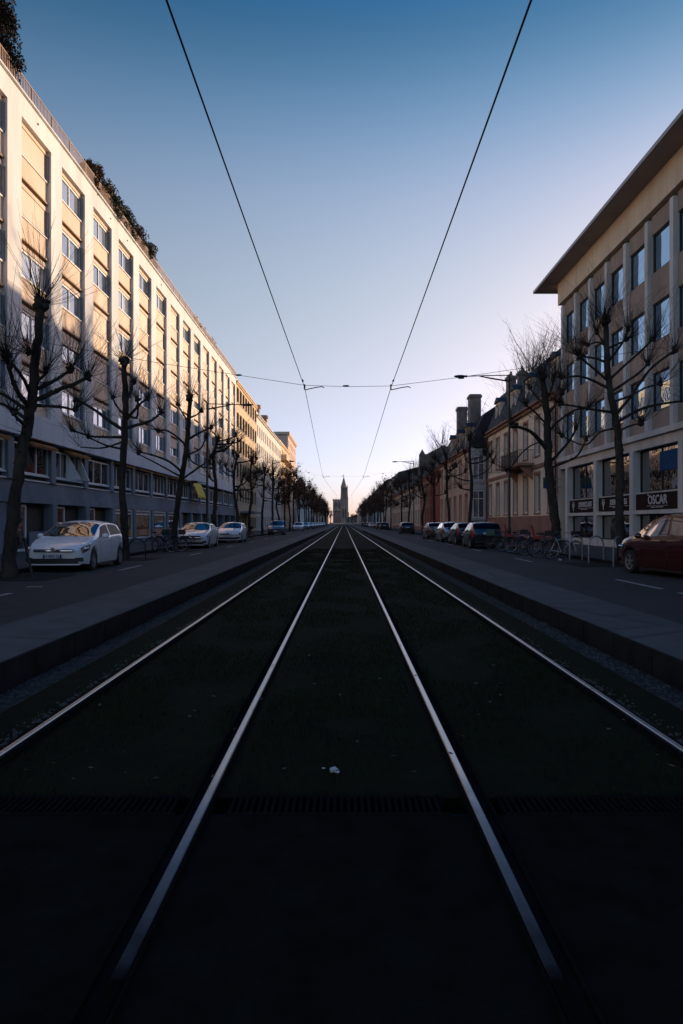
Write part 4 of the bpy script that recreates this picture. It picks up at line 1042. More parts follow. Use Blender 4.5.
# tall bare trees in the yards behind the right houses
def tall_tree(seed,label,loc,H):
    rg=random.Random(seed); root=thing('yard_tree',label,'tree',loc,0,'tall bare trees rising behind the right houses')
    b=MB(); P=smooth_path([(0,0,0),(.2,.1,H*.3),(-.1,.2,H*.55),(.1,0,H*.75)],5); n=len(P); b.tube(P,[.32-.22*i/(n-1) for i in range(n)],8); part('trunk',b,M['bark'],root,70)
    tb=MB()
    for i in range(46):
        j=rg.randint(int(n*.35),n-1); a=rg.random()*6.28; ln=rg.uniform(1.6,4.2)*(H/16); p=Vector(P[j])
        d=Vector((math.cos(a)*.55,math.sin(a)*.55,rg.uniform(.7,1.3))).normalized(); pts=[p]
        for k in range(5):
            d=(d+Vector((rg.uniform(-.15,.15),rg.uniform(-.15,.15),.07))).normalized(); pts.append(pts[-1]+d*ln/5)
        tb.tube(pts,[.055*(1-.8*k/5) for k in range(6)],4,False)
        for k in range(2,6): shoots(tb,pts[k],d,3,.5,1.6,rg,.011,.7,2,.4)
    part('crown',tb,M['twig'],root); return root
y1_=tall_tree(41,'tall wispy bare tree rising behind the roof of the yellow house',(17.6,64,0),21.0)
dup(y1_,(20,71,0),2.0,'tall wispy bare tree behind the small roof chimneys of the yellow house',None,(1,1,1.05))
dup(y1_,(19.5,104,0),3.3,'tall wispy bare tree left of the tall chimneys behind the red house',None,(1.0,1.0,1.0))
dup(y1_,(18.2,127,0),4.4,'wispy bare tree above the big brown roof by the far right lamp',None,(1.1,1.1,1.0))

# ------------------------------------------------------------------ shrubs and cypress on the roof terrace
def leafy(name,label,cat,loc,w,h,mat,n,seed,group=None,col=False):
    rg=random.Random(seed); root=thing(name,label,cat,loc,0,group)
    b=MB()
    for i in range(4 if not col else 1):
        p=Vector((rg.uniform(-.2,.2)*w,rg.uniform(-.2,.2)*w,0)); b.tube([p*.4,p+Vector((0,0,h*.45)),p*1.5+Vector((0,0,h*.8))],[.04,.03,.012],5,False)
    part('stem',b,M['twig'],root)
    b=MB(); cl=[]
    for i in range(int(14 if not col else 110)):
        z=rg.uniform(.08,.97); pr=(math.sin(math.pi*min(1,z*.85+.18)))**.7 if not col else (1.05-.15*z if z<.8 else .95*(1-(z-.8)/.22)**.5)
        a=rg.random()*6.28; rr=rg.uniform(.2,.9)*w*.5*pr; cl.append((Vector((math.cos(a)*rr,math.sin(a)*rr,z*h)),rg.uniform(.16,.3)*w*(.8 if col else 1)))
    for i in range(n):
        c,r=cl[rg.randrange(len(cl))]; d=Vector((rg.gauss(0,1),rg.gauss(0,1),rg.gauss(0,1))).normalized()*r*rg.random()**.4
        p=c+d+Vector((0,0,rg.uniform(0,.1))); s_=rg.uniform(.03,.075); u=Vector((rg.uniform(-1,1),rg.uniform(-1,1),rg.uniform(-.2,1.4))).normalized()*s_*1.5; v=u.cross(Vector((rg.uniform(-1,1),rg.uniform(-1,1),rg.uniform(-1,1)))).normalized()*s_*.6
        b.quad(p-u*.6,p+v,p+u,p-v)
    part('foliage',b,mat,root); return root
leafy('cypress_tree','tall dark columnar cypress on the roof terrace at the top left corner','tree',(-14.95,28.75,20.1),2.3,3.6,M['cypress'],24000,5,None,True)
lb=['russet roof shrub nearest the camera on the terrace edge','second roof shrub, low and rusty','dense green roof shrub near the middle of the row','tall roof shrub with a ragged tip','small gap-toothed roof shrub','broad roof shrub leaning over the railing','spiky roof shrub near the end of the row','last rounded roof shrub at the far end of the planting']
for i,y in enumerate((38.8,40.4,42.0,43.7,45.4,47.2,49.2,51.4)):
    leafy('roof_shrub',lb[i],'shrub',(-14.55-.1*(i%2),y,20.1),1.5+.25*(i%3),1.55+.28*((i*5)%3),M['redleaf'] if i in (0,1,3,5,7) else M['leaf'],4200,50+i,'shrubs planted along the roof terrace')
for i,y in enumerate((66.5,70.5,74.5)):
    leafy('roof_shrub',['small shrub far along the roof edge above the left lamp','tiny roof plant further along the terrace railing','last little roof plant before the ochre building'][i],'shrub',(-14.5,y,20.1),1.1,1.3,M['redleaf'],700,70+i,'shrubs planted along the roof terrace')
# ------------------------------------------------------------------ cars (nose at y=0 pointing to -Y, tail at y=L)
def interp(P,x):
    """smooth monotone interpolation through (x,z) knots"""
    if x<=P[0][0]: return P[0][1]
    if x>=P[-1][0]: return P[-1][1]
    for i in range(len(P)-1):
        if P[i][0]<=x<=P[i+1][0]:
            x0,z0=P[i]; x1,z1=P[i+1]; h=x1-x0; dl=(z1-z0)/h
            def sl(j):
                if j==0 or j==len(P)-1: return None
                a=(P[j][1]-P[j-1][1])/(P[j][0]-P[j-1][0]); c=(P[j+1][1]-P[j][1])/(P[j+1][0]-P[j][0])
                return 0 if a*c<=0 else 2*a*c/(a+c)
            m0=sl(i); m1=sl(i+1); m0=dl if m0 is None else m0; m1=dl if m1 is None else m1
            t=(x-x0)/h
            return z0*(1+2*t)*(1-t)**2+h*m0*t*(1-t)**2+z1*t*t*(3-2*t)-h*m1*t*t*(1-t)
def make_car(name,label,sp,loc,rotz,group=None,front_plate=None):
    L_,W,H=sp['L'],sp['W'],sp['H']; wr=sp.get('wr',.315); xf,xr=sp['axles']; sill=sp.get('sill',.20)
    top=sp['top']; belt=sp['belt']; cowl,hdr,rhdr,tail=sp['glass']      # windscreen foot/head, rear window head/foot
    root=thing(name,label,'car',loc,rotz,group)
    def hw(x):
        f=1.0
        if x<.9: u=(.9-x)/.9; f*=1-sp.get('nosetaper',.17)*u**2.6
        if x>L_-.8: u=(x-(L_-.8))/.8; f*=1-sp.get('tailtaper',.20)*u**2.4
        return W/2*f
    R_=wr+.055
    def zb(x):
        z=sill
        if x<.5: z=sill+.05*(1-x/.5)
        if x>L_-.5: z=max(z,sill+.10*(x-(L_-.5))/.5)
        for xa in (xf,xr):
            if abs(x-xa)<R_: z=max(z,wr+math.sqrt(R_*R_-(x-xa)**2))
        return z
    def prof(x):
        w=hw(x); zt=interp(top,x); zs=min(interp(belt,x),zt-.035); g=max(0,min(1,(zt-zs-.04)/(H-interp(belt,(cowl+tail)/2)-.04)))
        wt=w*(.93-sp.get('tumble',.16)*g); k=.02+.075*g; b0=zb(x)
        pts=[(0,zt),(.45*wt,zt-.012-.004*g),(.80*wt,zt-.016-.030*g),(wt,zt-k),(w*.972,zs),(w*.995,zs-.10),(w,max(.50,b0+.075)),(w*.985,max(.33,b0+.035)),(w*.955,b0)]
        # keep the heights ordered downwards
        out=[]; last=1e9
        for a,z in pts:
            z=min(z,last-.004); z=max(z,b0); last=z; out.append((a,z))
        return out
    def S(x,t,side,off=0):
        P=prof(x); i=min(int(t),7); f=t-i; a=P[i]; c=P[i+1]
        p=Vector((side*(a[0]+(c[0]-a[0])*f),x,a[1]+(c[1]-a[1])*f))
        if off:
            e=.02; P2=prof(min(x+e,L_)); q=Vector((side*(P2[i][0]+(P2[i+1][0]-P2[i][0])*f),min(x+e,L_),P2[i][1]+(P2[i+1][1]-P2[i][1])*f))
            tx=q-p; tt=Vector((side*(c[0]-a[0]),0,c[1]-a[1]))
            n=tx.cross(tt)*(-side)
            if n.length>1e-9:
                n.normalize()
                if n.z<-.3 : n=-n
                if n.x*side<-.2: n=-n
                p=p+n*off
        return p
    xs=[0,.015,.04,.08,.13,.2]+[.2+.09*i for i in range(1,int((L_-.4)/.09))]+[L_-.2,L_-.12,L_-.07,L_-.03,L_-.01,L_]
    for xa in (xf,xr): xs+= [xa+R_*math.cos(math.pi*i/14) for i in range(15)]+[xa-R_-.002,xa+R_+.002]
    xs=sorted(set(round(x,4) for x in xs if 0<=x<=L_))
    # pull the end sections in so that nose and tail are rounded
    b=MB(); nrow=17
    for x in xs:
        P=prof(x); e=min(x,L_-x); sh=1.0
        row=[(-a,z) for a,z in P[:0:-1]]+[(a,z) for a,z in P]
        if e<.2:
            u=1-e/.2; zc=.5
            row=[(a*(1-.05*u*u),zc+(z-zc)*(1-.10*u*u)) for a,z in row]
        bow=sp.get('bow',.17)
        for a,z in row:
            yy=x
            if x<1.0: yy=x+bow*(abs(a)/(W/2))**2.6*max(0,1-x/1.0) + .10*max(0,(z-.62))*max(0,1-x/.3)
            if x>L_-.8: yy=x-.10*(abs(a)/(W/2))**2.6*max(0,1-(L_-x)/.8)
            b.v.append((a,yy,z))
    for i in range(len(xs)-1):
        for k in range(nrow-1):
            a=i*nrow+k; b.face((a,a+1,a+nrow+1,a+nrow))
        b.face((i*nrow,(i+1)*nrow,(i+1)*nrow+nrow-1,i*nrow+nrow-1))
    b.face(list(range(nrow-1,-1,-1))); e=(len(xs)-1)*nrow; b.face([e+k for k in range(nrow)])
    body=part('body',b,sp['paint'],root,17)
    def warp(p):
        x=p.y; a=abs(p.x); z=p.z; bow=sp.get('bow',.17); y=x
        if x<1.0: y=x+bow*(a/(W/2))**2.6*max(0,1-x/1.0)+.10*max(0,(z-.62))*max(0,1-x/.3)
        if x>L_-.8: y=x-.10*(a/(W/2))**2.6*max(0,1-(L_-x)/.8)
        return Vector((p.x,y,p.z))
    def patch(x0f,x1f,ts,side,off,n=10,thick=0):
        """surface panel: x0f/x1f give its front/rear edge for each t"""
        m=MB(); rows=[]
        for t in ts:
            f=(t-ts[0])/(ts[-1]-ts[0]); a=x0f(f) if callable(x0f) else x0f; c=x1f(f) if callable(x1f) else x1f
            rows.append([warp(S(a+(c-a)*i/n,t,side,off)) for i in range(n+1)])
        base=len(m.v)
        for r in rows: m.v+= [tuple(p) for p in r]
        for j in range(len(rows)-1):
            for i in range(n):
                q=(base+j*(n+1)+i,base+j*(n+1)+i+1,base+(j+1)*(n+1)+i+1,base+(j+1)*(n+1)+i); m.face(q if side<0 else q[::-1])
        return m
    G=M['carglass']; SG=M[sp.get('sg','sideglass')]
    def full(x0f,x1f,tmax,off,n=8):
        m=MB(); ts=[tmax-tmax*i/8 for i in range(8)]; rows=[]
        cols=[(-1,t) for t in ts]+[(1,tmax*i/8) for i in range(9)]
        for sd,t in cols:
            f=t/tmax; a=x0f(f); c=x1f(f); rows.append([warp(S(a+(c-a)*i/n,t,sd,off)) for i in range(n+1)])
        for r in rows: m.v+= [tuple(p) for p in r]
        for j in range(len(rows)-1):
            for i in range(n): m.face((j*(n+1)+i,(j+1)*(n+1)+i,(j+1)*(n+1)+i+1,j*(n+1)+i+1))
        return m
    part('windscreen',full(lambda f:cowl+.04+.10*f*f,lambda f:hdr-.04,2.86,.007),G,root,180)
    part('rear_window',full(lambda f:rhdr+.05,lambda f:tail-.05-.04*f*f,2.8,.007),M['sideglass'],root,180)
    bp=sp.get('bpillar',cowl+1.55)
    for sd in (-1,1):
        ts=[3.10+.16*i for i in range(6)]
        part('side_window',patch(lambda f:cowl+.78-.50*f if not sp.get('mpv') else cowl+.40-.30*f,bp-.05,ts,sd,.006),SG,root,180)
        part('side_window',patch(bp+.05,lambda f:sp['cpillar']-.30*(1-f)*sp.get('cslant',1),ts,sd,.006),SG,root,180)
        # doors: slightly proud skins, so that their joints show
        d1=patch(cowl+.42,bp-.008,[4.05,4.6,5,5.5,6,6.5,7,7.6],sd,.004,8); d1=part('door',d1,sp['paint'],root,180)
        d2=patch(bp+.008,xr-R_*.55,[4.05,4.6,5,5.5,6,6.4],sd,.004,8); d2=part('door',d2,sp['paint'],root,180)
        for dd,xa in ((d1,cowl+.415),(d1,bp-.004),(d2,xr-R_*.55+.004)):
            q=patch(xa-.007,xa+.007,[4.05,4.6,5,5.5,6,6.4],sd,.006,2); part('door_seam',q,M['black'],dd,180)
        for dd,x in ((d1,bp-.18),(d2,xr-.32)):
            p=warp(S(x,4.75,sd,.012)); q=MB(); q.obox(p,(.016,0,0),(0,.095,0),(0,0,.014)); part('handle',q,sp['paint'] if not sp.get('chrome') else M['chrome'],dd)
        # mirror
        p=warp(S(cowl+.52,4.0,sd,.0)); q=MB(); q.blob(p+Vector((sd*.13,-.02,.075)),.11,1,0,1,10,7,(1.0,.62,.72)); q.tube([p,p+Vector((sd*.1,0,.05))],.025,6); part('mirror',q,sp.get('mirror',sp['paint']),root,60)
        # lights
        x0,x1,t0,t1=sp.get('lamp',(.10,.62,3.5,5.2))
        part('headlight',patch(lambda f:x0+.02*f,lambda f:x1-(x1-x0)*.42*f,[t0+(t1-t0)*i/6 for i in range(7)],sd,.008,8),M['lens'],root,180)
        p=warp(S(x0+(x1-x0)*.32,t0+(t1-t0)*.5,sd,.0)); q=MB(); q.blob(p,.075,1,0,1,12,8,(1.1,1.0,.75)); part('headlamp_bulb',q,M['chrome'],root,60)
        x0,x1,t0,t1=sp.get('rlamp',(.30,.02,3.6,5.6))
        part('tail_light',patch(L_-x0,L_-x1,[t0+(t1-t0)*i/6 for i in range(7)],sd,.008,6),M['taillens'],root,180)
        # wheel-arch shadow gap and wheels
        for xa in (xf,xr):
            wt_=MB(); wx=sd*(W/2-.115); rr=wr
            wt_.lathe([(rr*.66,-.10),(rr*.90,-.105),(rr*.985,-.075),(rr,-.03),(rr,.03),(rr*.985,.075),(rr*.90,.105),(rr*.66,.10)],(wx,xa,rr),26,'x'); wh=part('wheel',wt_,M['rubber'],root,40)
            q=MB(); q.lathe([(rr*.68,sd*.07),(rr*.66,sd*.095),(rr*.60,sd*.09),(rr*.57,sd*.05)],(wx,xa,rr),26,'x')
            for k in range(5):
                for dv in (-.16,.16):
                    a=2*math.pi*k/5+.3+dv; c_,s_=math.cos(a),math.sin(a); q.obox((wx+sd*.075,xa+c_*rr*.36,rr+s_*rr*.36),(.016,0,0),(0,c_*rr*.26,s_*rr*.26),(0,-s_*rr*.045,c_*rr*.045))
            q.lathe([(0,sd*.095),(rr*.14,sd*.09),(rr*.16,sd*.05)],(wx,xa,rr),12,'x'); part('rim',q,M['alloy'],wh,40)
            q=MB(); q.lathe([(rr*.60,sd*.03),(0,sd*.03)],(wx,xa,rr),18,'x'); part('hub_back',q,M['black'],wh)
    q=MB(); q.box(-W/2+.26,W/2-.26,.35,L_-.35,.16,.62); q.box(-W/2+.05,W/2-.05,xf+R_+.05,xr-R_-.05,.14,sill+.03); part('underbody',q,M['black'],root)
    # nose
    def nose(xh,z0,z1,out,mat,nm,curve=True):
        m=MB(); n=12; bow=sp.get('bow',.17)
        rows=[]
        for z in (z0,(z0+z1)/2,z1):
            rows.append([(xh*(-1+2*i/n),bow*(abs(xh*(-1+2*i/n))/(W/2))**2.6-out+.06*max(0,z-.6),z) for i in range(n+1)])
        for r in rows: m.v+=r
        for r in rows: m.v+=[(a,c+.12,z) for a,c,z in r]
        K_=n+1
        for j in range(2):
            for i in range(n): m.face((j*K_+i,j*K_+i+1,(j+1)*K_+i+1,(j+1)*K_+i))
        for i in range(n):
            m.face((2*K_+i,2*K_+i+1,5*K_+i+1,5*K_+i)); m.face((i+1,i,3*K_+i,3*K_+i+1))
        for i,o_ in ((0,1),(n,-1)):
            for j in range(2):
                q=(j*K_+i,(j+1)*K_+i,(j+4)*K_+i,(j+3)*K_+i); m.face(q if o_<0 else q[::-1])
        return part(nm,m,mat,root,40)
    g0,g1,gw=sp.get('grille',(.53,.61,.50)); nose(gw,g0,g1,.012,M['black'],'grille')
    if sp.get('bar'): nose(gw*.98,(g0+g1)/2-.008,(g0+g1)/2+.012,.020,M['chrome'],'grille_bar')
    a0,a1,aw=sp.get('intake',(.25,.36,.62)); nose(aw,a0,a1,.012,M['black'],'air_intake')
    nose(aw+.06,a0-.055,a0-.02,.022,sp['paint'],'bumper_lip')
    q=MB(); q.lathe([(0,-.03),(.06,-.03),(.065,-.01),(.06,.02)],(0,.0,g1-.01),16,'y'); part('emblem',q,M['chrome'],root)
    for sd in (-1,1):
        q=MB(); p=(sd*(W/2-.17),sp.get('bow',.17)*.62+.01,.36); q.obox(p,(.10,0.03*sd,0),(0,.03,0),(0,0,.055)); part('fog_lamp_recess',q,M['black'],root)
    q=MB(); q.box(-.26,.26,-.03,.0,.40,.51); pl=part('number_plate',q,M['plate'],root)
    if front_plate:
        me=text_mesh(front_plate,.115,M['black'],.002); o=link('plate_lettering',me,pl,(0,-.033,.456)); o.rotation_euler=(R(90),0,0)
        q=MB(); q.box(-.26,-.215,-.034,-.031,.40,.51); q.box(.215,.26,-.034,-.031,.40,.51); part('plate_band',q,M['plateblue'],pl)
    q=MB(); q.box(-.26,.26,L_-.01,L_+.022,.78,.89) if sp.get('hatch') else q.box(-.26,.26,L_-.01,L_+.025,.50,.61); part('number_plate',q,M['plate'],root)
    q=MB(); q.box(-W/2+.2,W/2-.2,L_-.05,L_+.03,.30,.42); part('rear_bumper_insert',q,M['black'],root)
    # wipers and aerial
    q=MB()
    for sx in (-.35,.28):
        p0=warp(S(cowl+.06,abs(sx)/ (W/2)*2.6,1 if sx>0 else -1,.02)); p1=warp(S(cowl+.28,max(.1,abs(sx-.42)/(W/2)*2.4),1 if sx-.42>0 else -1,.02)); q.tube([p0,p1],.008,4)
    part('wiper',q,M['black'],root)
    q=MB(); z=interp(top,rhdr-.15); q.tube([(0,rhdr-.15,z-.02),(0,rhdr-.05,z+.16)],[.012,.004],5); part('aerial',q,M['black'],root)
    if sp.get('rails'):
        q=MB()
        for sd in (-1,1):
            q.tube([warp(S(hdr+.25+i*(rhdr-hdr-.35)/5,2.85,sd,0))+Vector((0,0,.045 if 0<i<5 else 0)) for i in range(6)],.016,5)
        part('roof_rail',q,M['dark'],root)
    return root
HATCH=dict(L=4.22,W=1.76,H=1.50,axles=(.90,3.50),top=[(0,.66),(.10,.74),(.35,.84),(.75,.93),(1.08,1.0),(1.35,1.13),(1.85,1.38),(2.15,1.465),(2.6,1.50),(3.1,1.475),(3.55,1.40),(3.75,1.30),(4.0,1.08),(4.14,.98),(4.22,.80)],
  belt=[(0,.60),(.4,.74),(1.0,.90),(2.0,.95),(3.0,.99),(3.8,1.02),(4.22,.80)],glass=(1.06,2.02,3.50,4.06),cpillar=3.72,bpillar=2.50,paint=M['carwhite'],hatch=True,mirror=M['carwhite'],lamp=(.07,.70,3.5,5.2),grille=(.575,.655,.56),bar=True,intake=(.26,.39,.68),rlamp=(.28,.03,3.7,5.6))
SEDAN=dict(L=4.68,W=1.83,H=1.44,axles=(.90,3.62),top=[(0,.66),(.10,.76),(.4,.86),(.9,.945),(1.28,1.0),(1.6,1.14),(2.1,1.36),(2.4,1.43),(2.75,1.44),(3.2,1.385),(3.7,1.21),(4.1,1.05),(4.5,1.01),(4.64,.94),(4.68,.80)],
  belt=[(0,.60),(.4,.76),(1.2,.93),(2.2,.97),(3.4,1.0),(4.3,.98),(4.68,.80)],glass=(1.26,2.2,3.05,4.02),cpillar=3.80,bpillar=2.66,paint=M['carwhite'],grille=(.50,.70,.55),bar=True,intake=(.24,.36,.70),lamp=(.24,.80,3.9,5.2),mirror=M['carwhite'],bow=.28)
SMALL=dict(HATCH,L=4.0,W=1.74,H=1.47,axles=(.84,3.36),glass=(1.0,1.92,3.36,3.86),top=[(0,.66),(.08,.76),(.35,.88),(.75,.96),(1.02,1.02),(1.3,1.14),(1.8,1.37),(2.1,1.44),(2.5,1.47),(3.0,1.45),(3.40,1.38),(3.6,1.28),(3.82,1.08),(3.94,.97),(4.0,.80)],belt=[(0,.6),(.4,.76),(1.0,.92),(2.0,.96),(3.0,1.0),(3.6,1.02),(4.0,.8)],cpillar=3.56,bpillar=2.4)
MPV=dict(L=4.52,W=1.83,H=1.70,wr=.325,axles=(.88,3.58),top=[(0,.72),(.08,.82),(.35,.95),(.75,1.04),(1.02,1.10),(1.35,1.27),(1.9,1.58),(2.2,1.665),(2.7,1.70),(3.4,1.685),(3.95,1.61),(4.15,1.46),(4.36,1.18),(4.46,1.02),(4.52,.85)],
  belt=[(0,.66),(.4,.82),(1.0,.97),(2.0,1.0),(3.0,1.03),(4.0,1.06),(4.52,.85)],glass=(1.0,2.1,3.95,4.36),cpillar=4.05,bpillar=2.62,paint=M['carred'],hatch=True,mirror=M['carred'],rails=True,mpv=True,tumble=.11,sg='goldglass',lamp=(.14,.66,3.6,5.2),rlamp=(.24,.02,3.3,5.4))
SUV=dict(MPV,paint=M['cargrey'],mirror=M['cargrey'],rails=False,mpv=False,sg='sideglass')
GLc='cars parked facing the camera along the left kerb'; GRc='cars parked along the right kerb'
def L(name,label,sp,x,y,rot=0,plate=None): return make_car(name,label,sp,(x,y,0),R(rot),GLc,plate)
def Rr(name,label,sp,x,ytail,rot=0):
    o=make_car(name,label,sp,(x,ytail+sp['L'],0),R(180+rot),GRc); return o
L('parked_car','white five-door hatchback parked nearest on the left, front number plate visible',HATCH,-8.28,19.4,1.5,'FA 882 QZ')
L('parked_car','white saloon with wide dark grille parked beside the third left tree',SEDAN,-8.35,37.0,1.5,'GB 417 EL')
L('parked_car','small white hatchback parked right behind the white saloon',SMALL,-8.05,47.4,1)
L('parked_car','grey family car parked alone on the left near the second left lamp',SUV,-7.75,77,0)
L('parked_car','white hatchback far down the left row, just before the silver one',dict(SMALL,L=4.0),-7.5,111,0)
fs=L('parked_car','far silver saloon parked in the left row ahead of the tiny dark cars',dict(SEDAN,paint=M['carsilver'],mirror=M['carsilver']),-7.6,131,0)
Rr('parked_car','dark red people carrier cut off by the right edge of the picture',MPV,8.78,15.72,9)
Rr('parked_car','black hatchback with red tail light, rear-most of the right parked row',dict(HATCH,paint=M['carblack'],mirror=M['carblack'],sg='carglass'),7.9,36.8,-2)
Rr('parked_car','dark blue hatchback parked in front of the black hatchback on the right',dict(SMALL,paint=M['carblue'],mirror=M['carblue'],sg='carglass'),7.95,42.9,0)
Rr('parked_car','silver hatchback between the dark blue and the bronze car on the right',dict(HATCH,paint=M['carsilver'],mirror=M['carsilver'],sg='goldglass'),7.9,48.8,0)
Rr('parked_car','bronze car leading the group of four parked on the right',dict(SMALL,paint=M['carbrown'],mirror=M['carbrown']),7.9,57.6,0)
rb=Rr('parked_car','lone black car parked by the far right lamp post',dict(HATCH,paint=M['carblack'],mirror=M['carblack']),7.85,84,0)
for i,(y) in enumerate((150,163,178,196,215,240)): dup(fs,(-7.6,y,0),0,'tiny distant car at the far end of the left row','tiny distant cars of the left row')
wh=Rr('parked_car','white hatchback far down the right row beside a dark car',dict(SMALL),7.7,188,0)
Rr('parked_car','tiny red car farthest down the right row',dict(SMALL,paint=M['carred']),7.6,262,0)
for i,y in enumerate((135,150,215,238)): dup(rb,(7.8,y,0),math.pi,'tiny distant dark car of the far right row','tiny distant dark cars of the right row')

# ------------------------------------------------------------------ bicycles and stands
def make_bike(label,loc,rotz,frame,extra=None,group='bicycles locked along the kerb'):
    root=thing('bicycle',label,'bicycle',loc,rotz,group); r=.34
    A=Vector((0,-.52,r)); B=Vector((0,.52,r)); bb=Vector((0,.10,.28)); st=Vector((0,.30,.80)); hd=Vector((0,-.36,.84))
    for c in (A,B):
        q=MB(); q.lathe([(r-.022,-.012),(r,-.018),(r+.012,0),(r,.018),(r-.022,.012),(r-.03,0),(r-.022,-.012)],tuple(c),28,'x'); wl=part('wheel',q,M['rubber'],root,50)
        q=MB(); q.lathe([(r-.028,-.01),(r-.04,0),(r-.028,.01)],tuple(c),28,'x')
        for k in range(14): a=6.283*k/14; q.tube([c,c+Vector((0,math.cos(a)*(r-.03),math.sin(a)*(r-.03)))],.0025,3,False)
        q.lathe([(.02,-.05),(.02,.05)],tuple(c),8,'x'); part('rim',q,M['alloy'],wl)
        q=MB(); q.tube([c+Vector((0,math.cos(a)*(r+.04),math.sin(a)*(r+.04))) for a in [R(20+i*14) for i in range(10)]],.012,4); part('mudguard',q,M['black'],root)
    q=MB()
    for a,c in ((bb,st),(bb,hd-Vector((0,.03,.10))),(st-Vector((0,0,.06)),hd),(bb,B),(st,B)): q.tube([a,c],.016,6)
    q.tube([hd+Vector((0,.03,.08)),hd-Vector((0,.03,.12)),A],.017,6); part('frame',q,frame,root,60)
    q=MB(); q.tube([st,st+Vector((0,.03,.12))],.013,6); q.blob(st+Vector((0,.05,.15)),.12,3,.1,2,10,6,(.55,1.1,.35)); part('saddle',q,M['black'],root,60)
    q=MB(); q.tube([hd+Vector((-.28,.12,.17)),hd+Vector((-.14,-.02,.17)),hd+Vector((.14,-.02,.17)),hd+Vector((.28,.12,.17))],.013,6); q.tube([hd,hd+Vector((0,-.01,.17))],.015,6); part('handlebar',q,M['dark'],root,60)
    q=MB(); q.lathe([(.09,.03),(.09,.045),(.07,.045)],tuple(bb),16,'x'); q.tube([bb+Vector((.05,0,0)),bb+Vector((.05,.08,-.15))],.01,5); q.tube([bb+Vector((-.05,0,0)),bb+Vector((-.05,-.08,.15))],.01,5); q.box(.03,.12,.14,.22,.11,.135); q.box(-.12,-.03,-.02,.06,.42,.445); part('crankset',q,M['dark'],root)
    q=MB(); q.box(-.07,.07,.36,.82,.735,.75); q.tube([(-.07,.6,.74),(-.03,.53,.36)],.007,4); q.tube([(.07,.6,.74),(.03,.53,.36)],.007,4); part('carrier',q,M['dark'],root)
    if extra=='basket':
        q=MB(); q.box(-.17,.17,-.72,-.40,.84,.86); q.box(-.17,-.15,-.72,-.40,.86,1.08); q.box(.15,.17,-.72,-.40,.86,1.08); q.box(-.15,.15,-.72,-.70,.86,1.08); q.box(-.15,.15,-.42,-.40,.86,1.08); part('basket',q,M['dark'],root)
    if extra=='crate':
        q=MB(); q.box(-.2,.2,.38,.80,.755,.78); q.box(-.2,-.18,.38,.80,.78,1.06); q.box(.18,.2,.38,.80,.78,1.06); q.box(-.18,.18,.38,.40,.78,1.06); q.box(-.18,.18,.78,.80,.78,1.06); part('crate',q,M['green'],root)
    if extra=='childseat':
        q=MB(); q.box(-.15,.15,.40,.68,.76,.86); q.prism([(.62,.86),(.70,.86),(.80,1.32),(.74,1.34)],'x',-.15,.15); part('child_seat',q,M['reddoor'],root)
    return root
fr_=[plain('bike_red',(.22,.02,.02),.35),plain('bike_teal',(.02,.12,.14),.35),plain('bike_black',(.015,.015,.017),.35),plain('bike_white',(.5,.5,.5),.35),plain('bike_blue',(.03,.06,.2),.35)]
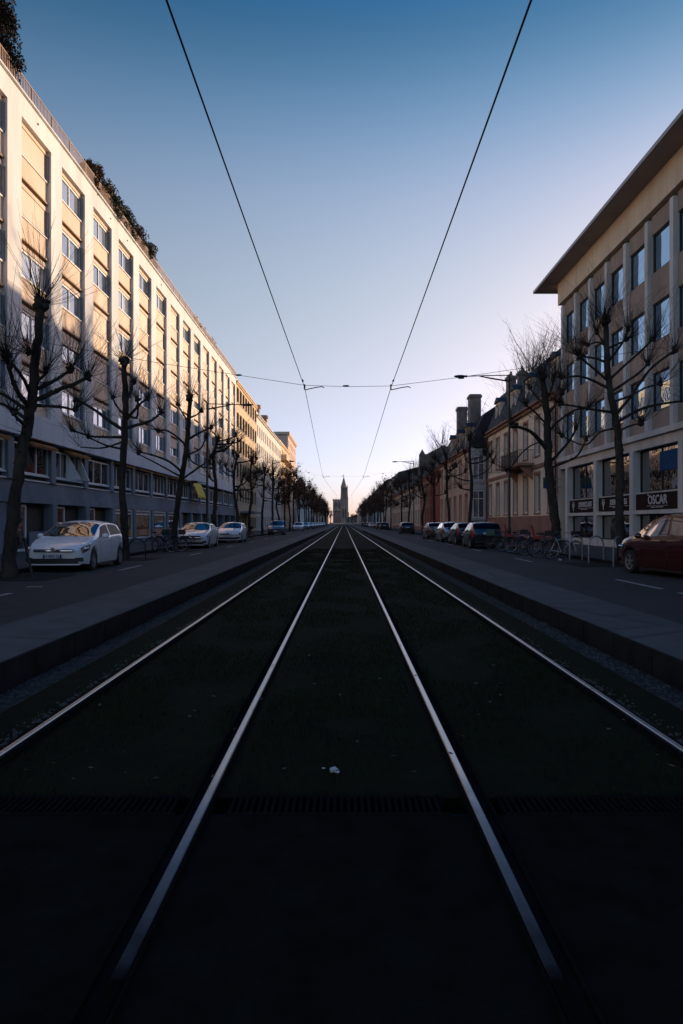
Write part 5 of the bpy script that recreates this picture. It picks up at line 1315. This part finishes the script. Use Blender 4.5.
bk=[(8.15,35.2,78,1,'crate','bicycle with green crate, standing next to the black hatchback'),
 (8.35,34.2,100,2,None,'black bicycle second from the black hatchback'),
 (8.25,33.4,82,4,'basket','blue bicycle with front basket left of the thick right tree'),
 (8.45,32.6,96,3,None,'white framed bicycle just left of the thick right tree'),
 (8.3,31.9,74,0,'childseat','red bicycle with red child seat against the thick right tree'),
 (8.35,29.6,60,2,'basket','black bicycle with basket right in front of the thick right tree'),
 (8.5,28.6,95,0,None,'red bicycle right of the thick right tree'),
 (8.4,27.7,80,1,'childseat','teal bicycle with child seat beside the first bike stand'),
 (8.55,26.6,100,3,'basket','pale bicycle with basket leaning at the leftmost bike stand')]
for x,y,a,c,e,l in bk: make_bike(l,(x,y,.0),R(a),fr_[c],e,'bicycles locked along the right kerb')
for x,y,a,c,e,l in [(-8.6,32.2,80,2,None,'black bicycle left of the third left tree under the shop windows'),(-8.4,33.0,100,4,'basket','blue bicycle with basket leaning on the third left tree'),(-8.7,35.6,70,2,'crate','bicycle with green crate between third left tree and white saloon'),(-8.5,57.3,90,2,None,'black bicycle far left behind the small white hatchback'),(-8.5,58.6,80,0,'basket','red bicycle with basket far left behind the small white hatchback')]:
    make_bike(l,(x,y,.0),R(a),fr_[c],e,'bicycles locked along the left kerb')
def hoop(label,loc,rotz,w=.62,h=.95,mat=None,lean=0,group='steel bike stands along the kerb'):
    b=MB(); pts=[Vector((-w/2,0,-.02)),Vector((-w/2,lean*.5,h-w/2))]+[Vector((-w/2*math.cos(a),lean*(.5+.3*math.sin(a)),h-w/2+w/2*math.sin(a))) for a in [math.pi*i/12 for i in range(1,12)]]+[Vector((w/2,lean*.5,h-w/2)),Vector((w/2,0,-.02))]
    b.tube(pts,.028,8)
    me=b.mesh('bike_stand',mat or M['steel'],60); o=link('bike_stand',me,None,loc,rotz); return tag(o,label,'bike stand',group)
hoop('leftmost steel hoop stand, touching the pale bicycle with basket',(8.7,25.6,0),R(24))
hoop('middle steel hoop stand in front of the office building pier',(8.75,23.7,0),R(18))
hoop('right steel hoop stand beside the red car',(8.8,21.9,0),R(40))
hoop('dark hoop stand under the shop windows behind the left bicycles',(-8.6,31.6,0),R(70),.9,.8,M['dark'])
b=MB(); b.tube([(-8.26,18.1,-.02),(-8.40,18.15,.5),(-8.52,18.2,1.0)],.04,8)
single('tree_stake',b,M['dark'],'dark leaning stake between the nearest left tree and the white hatchback','tree stake',(-8.26,18.1,0),None,60)
hoop('dark hoop guard at the foot of the second left tree',(-7.75,25.6,0),R(20),.6,.8,M['dark'],.1,'tree guard hoops')
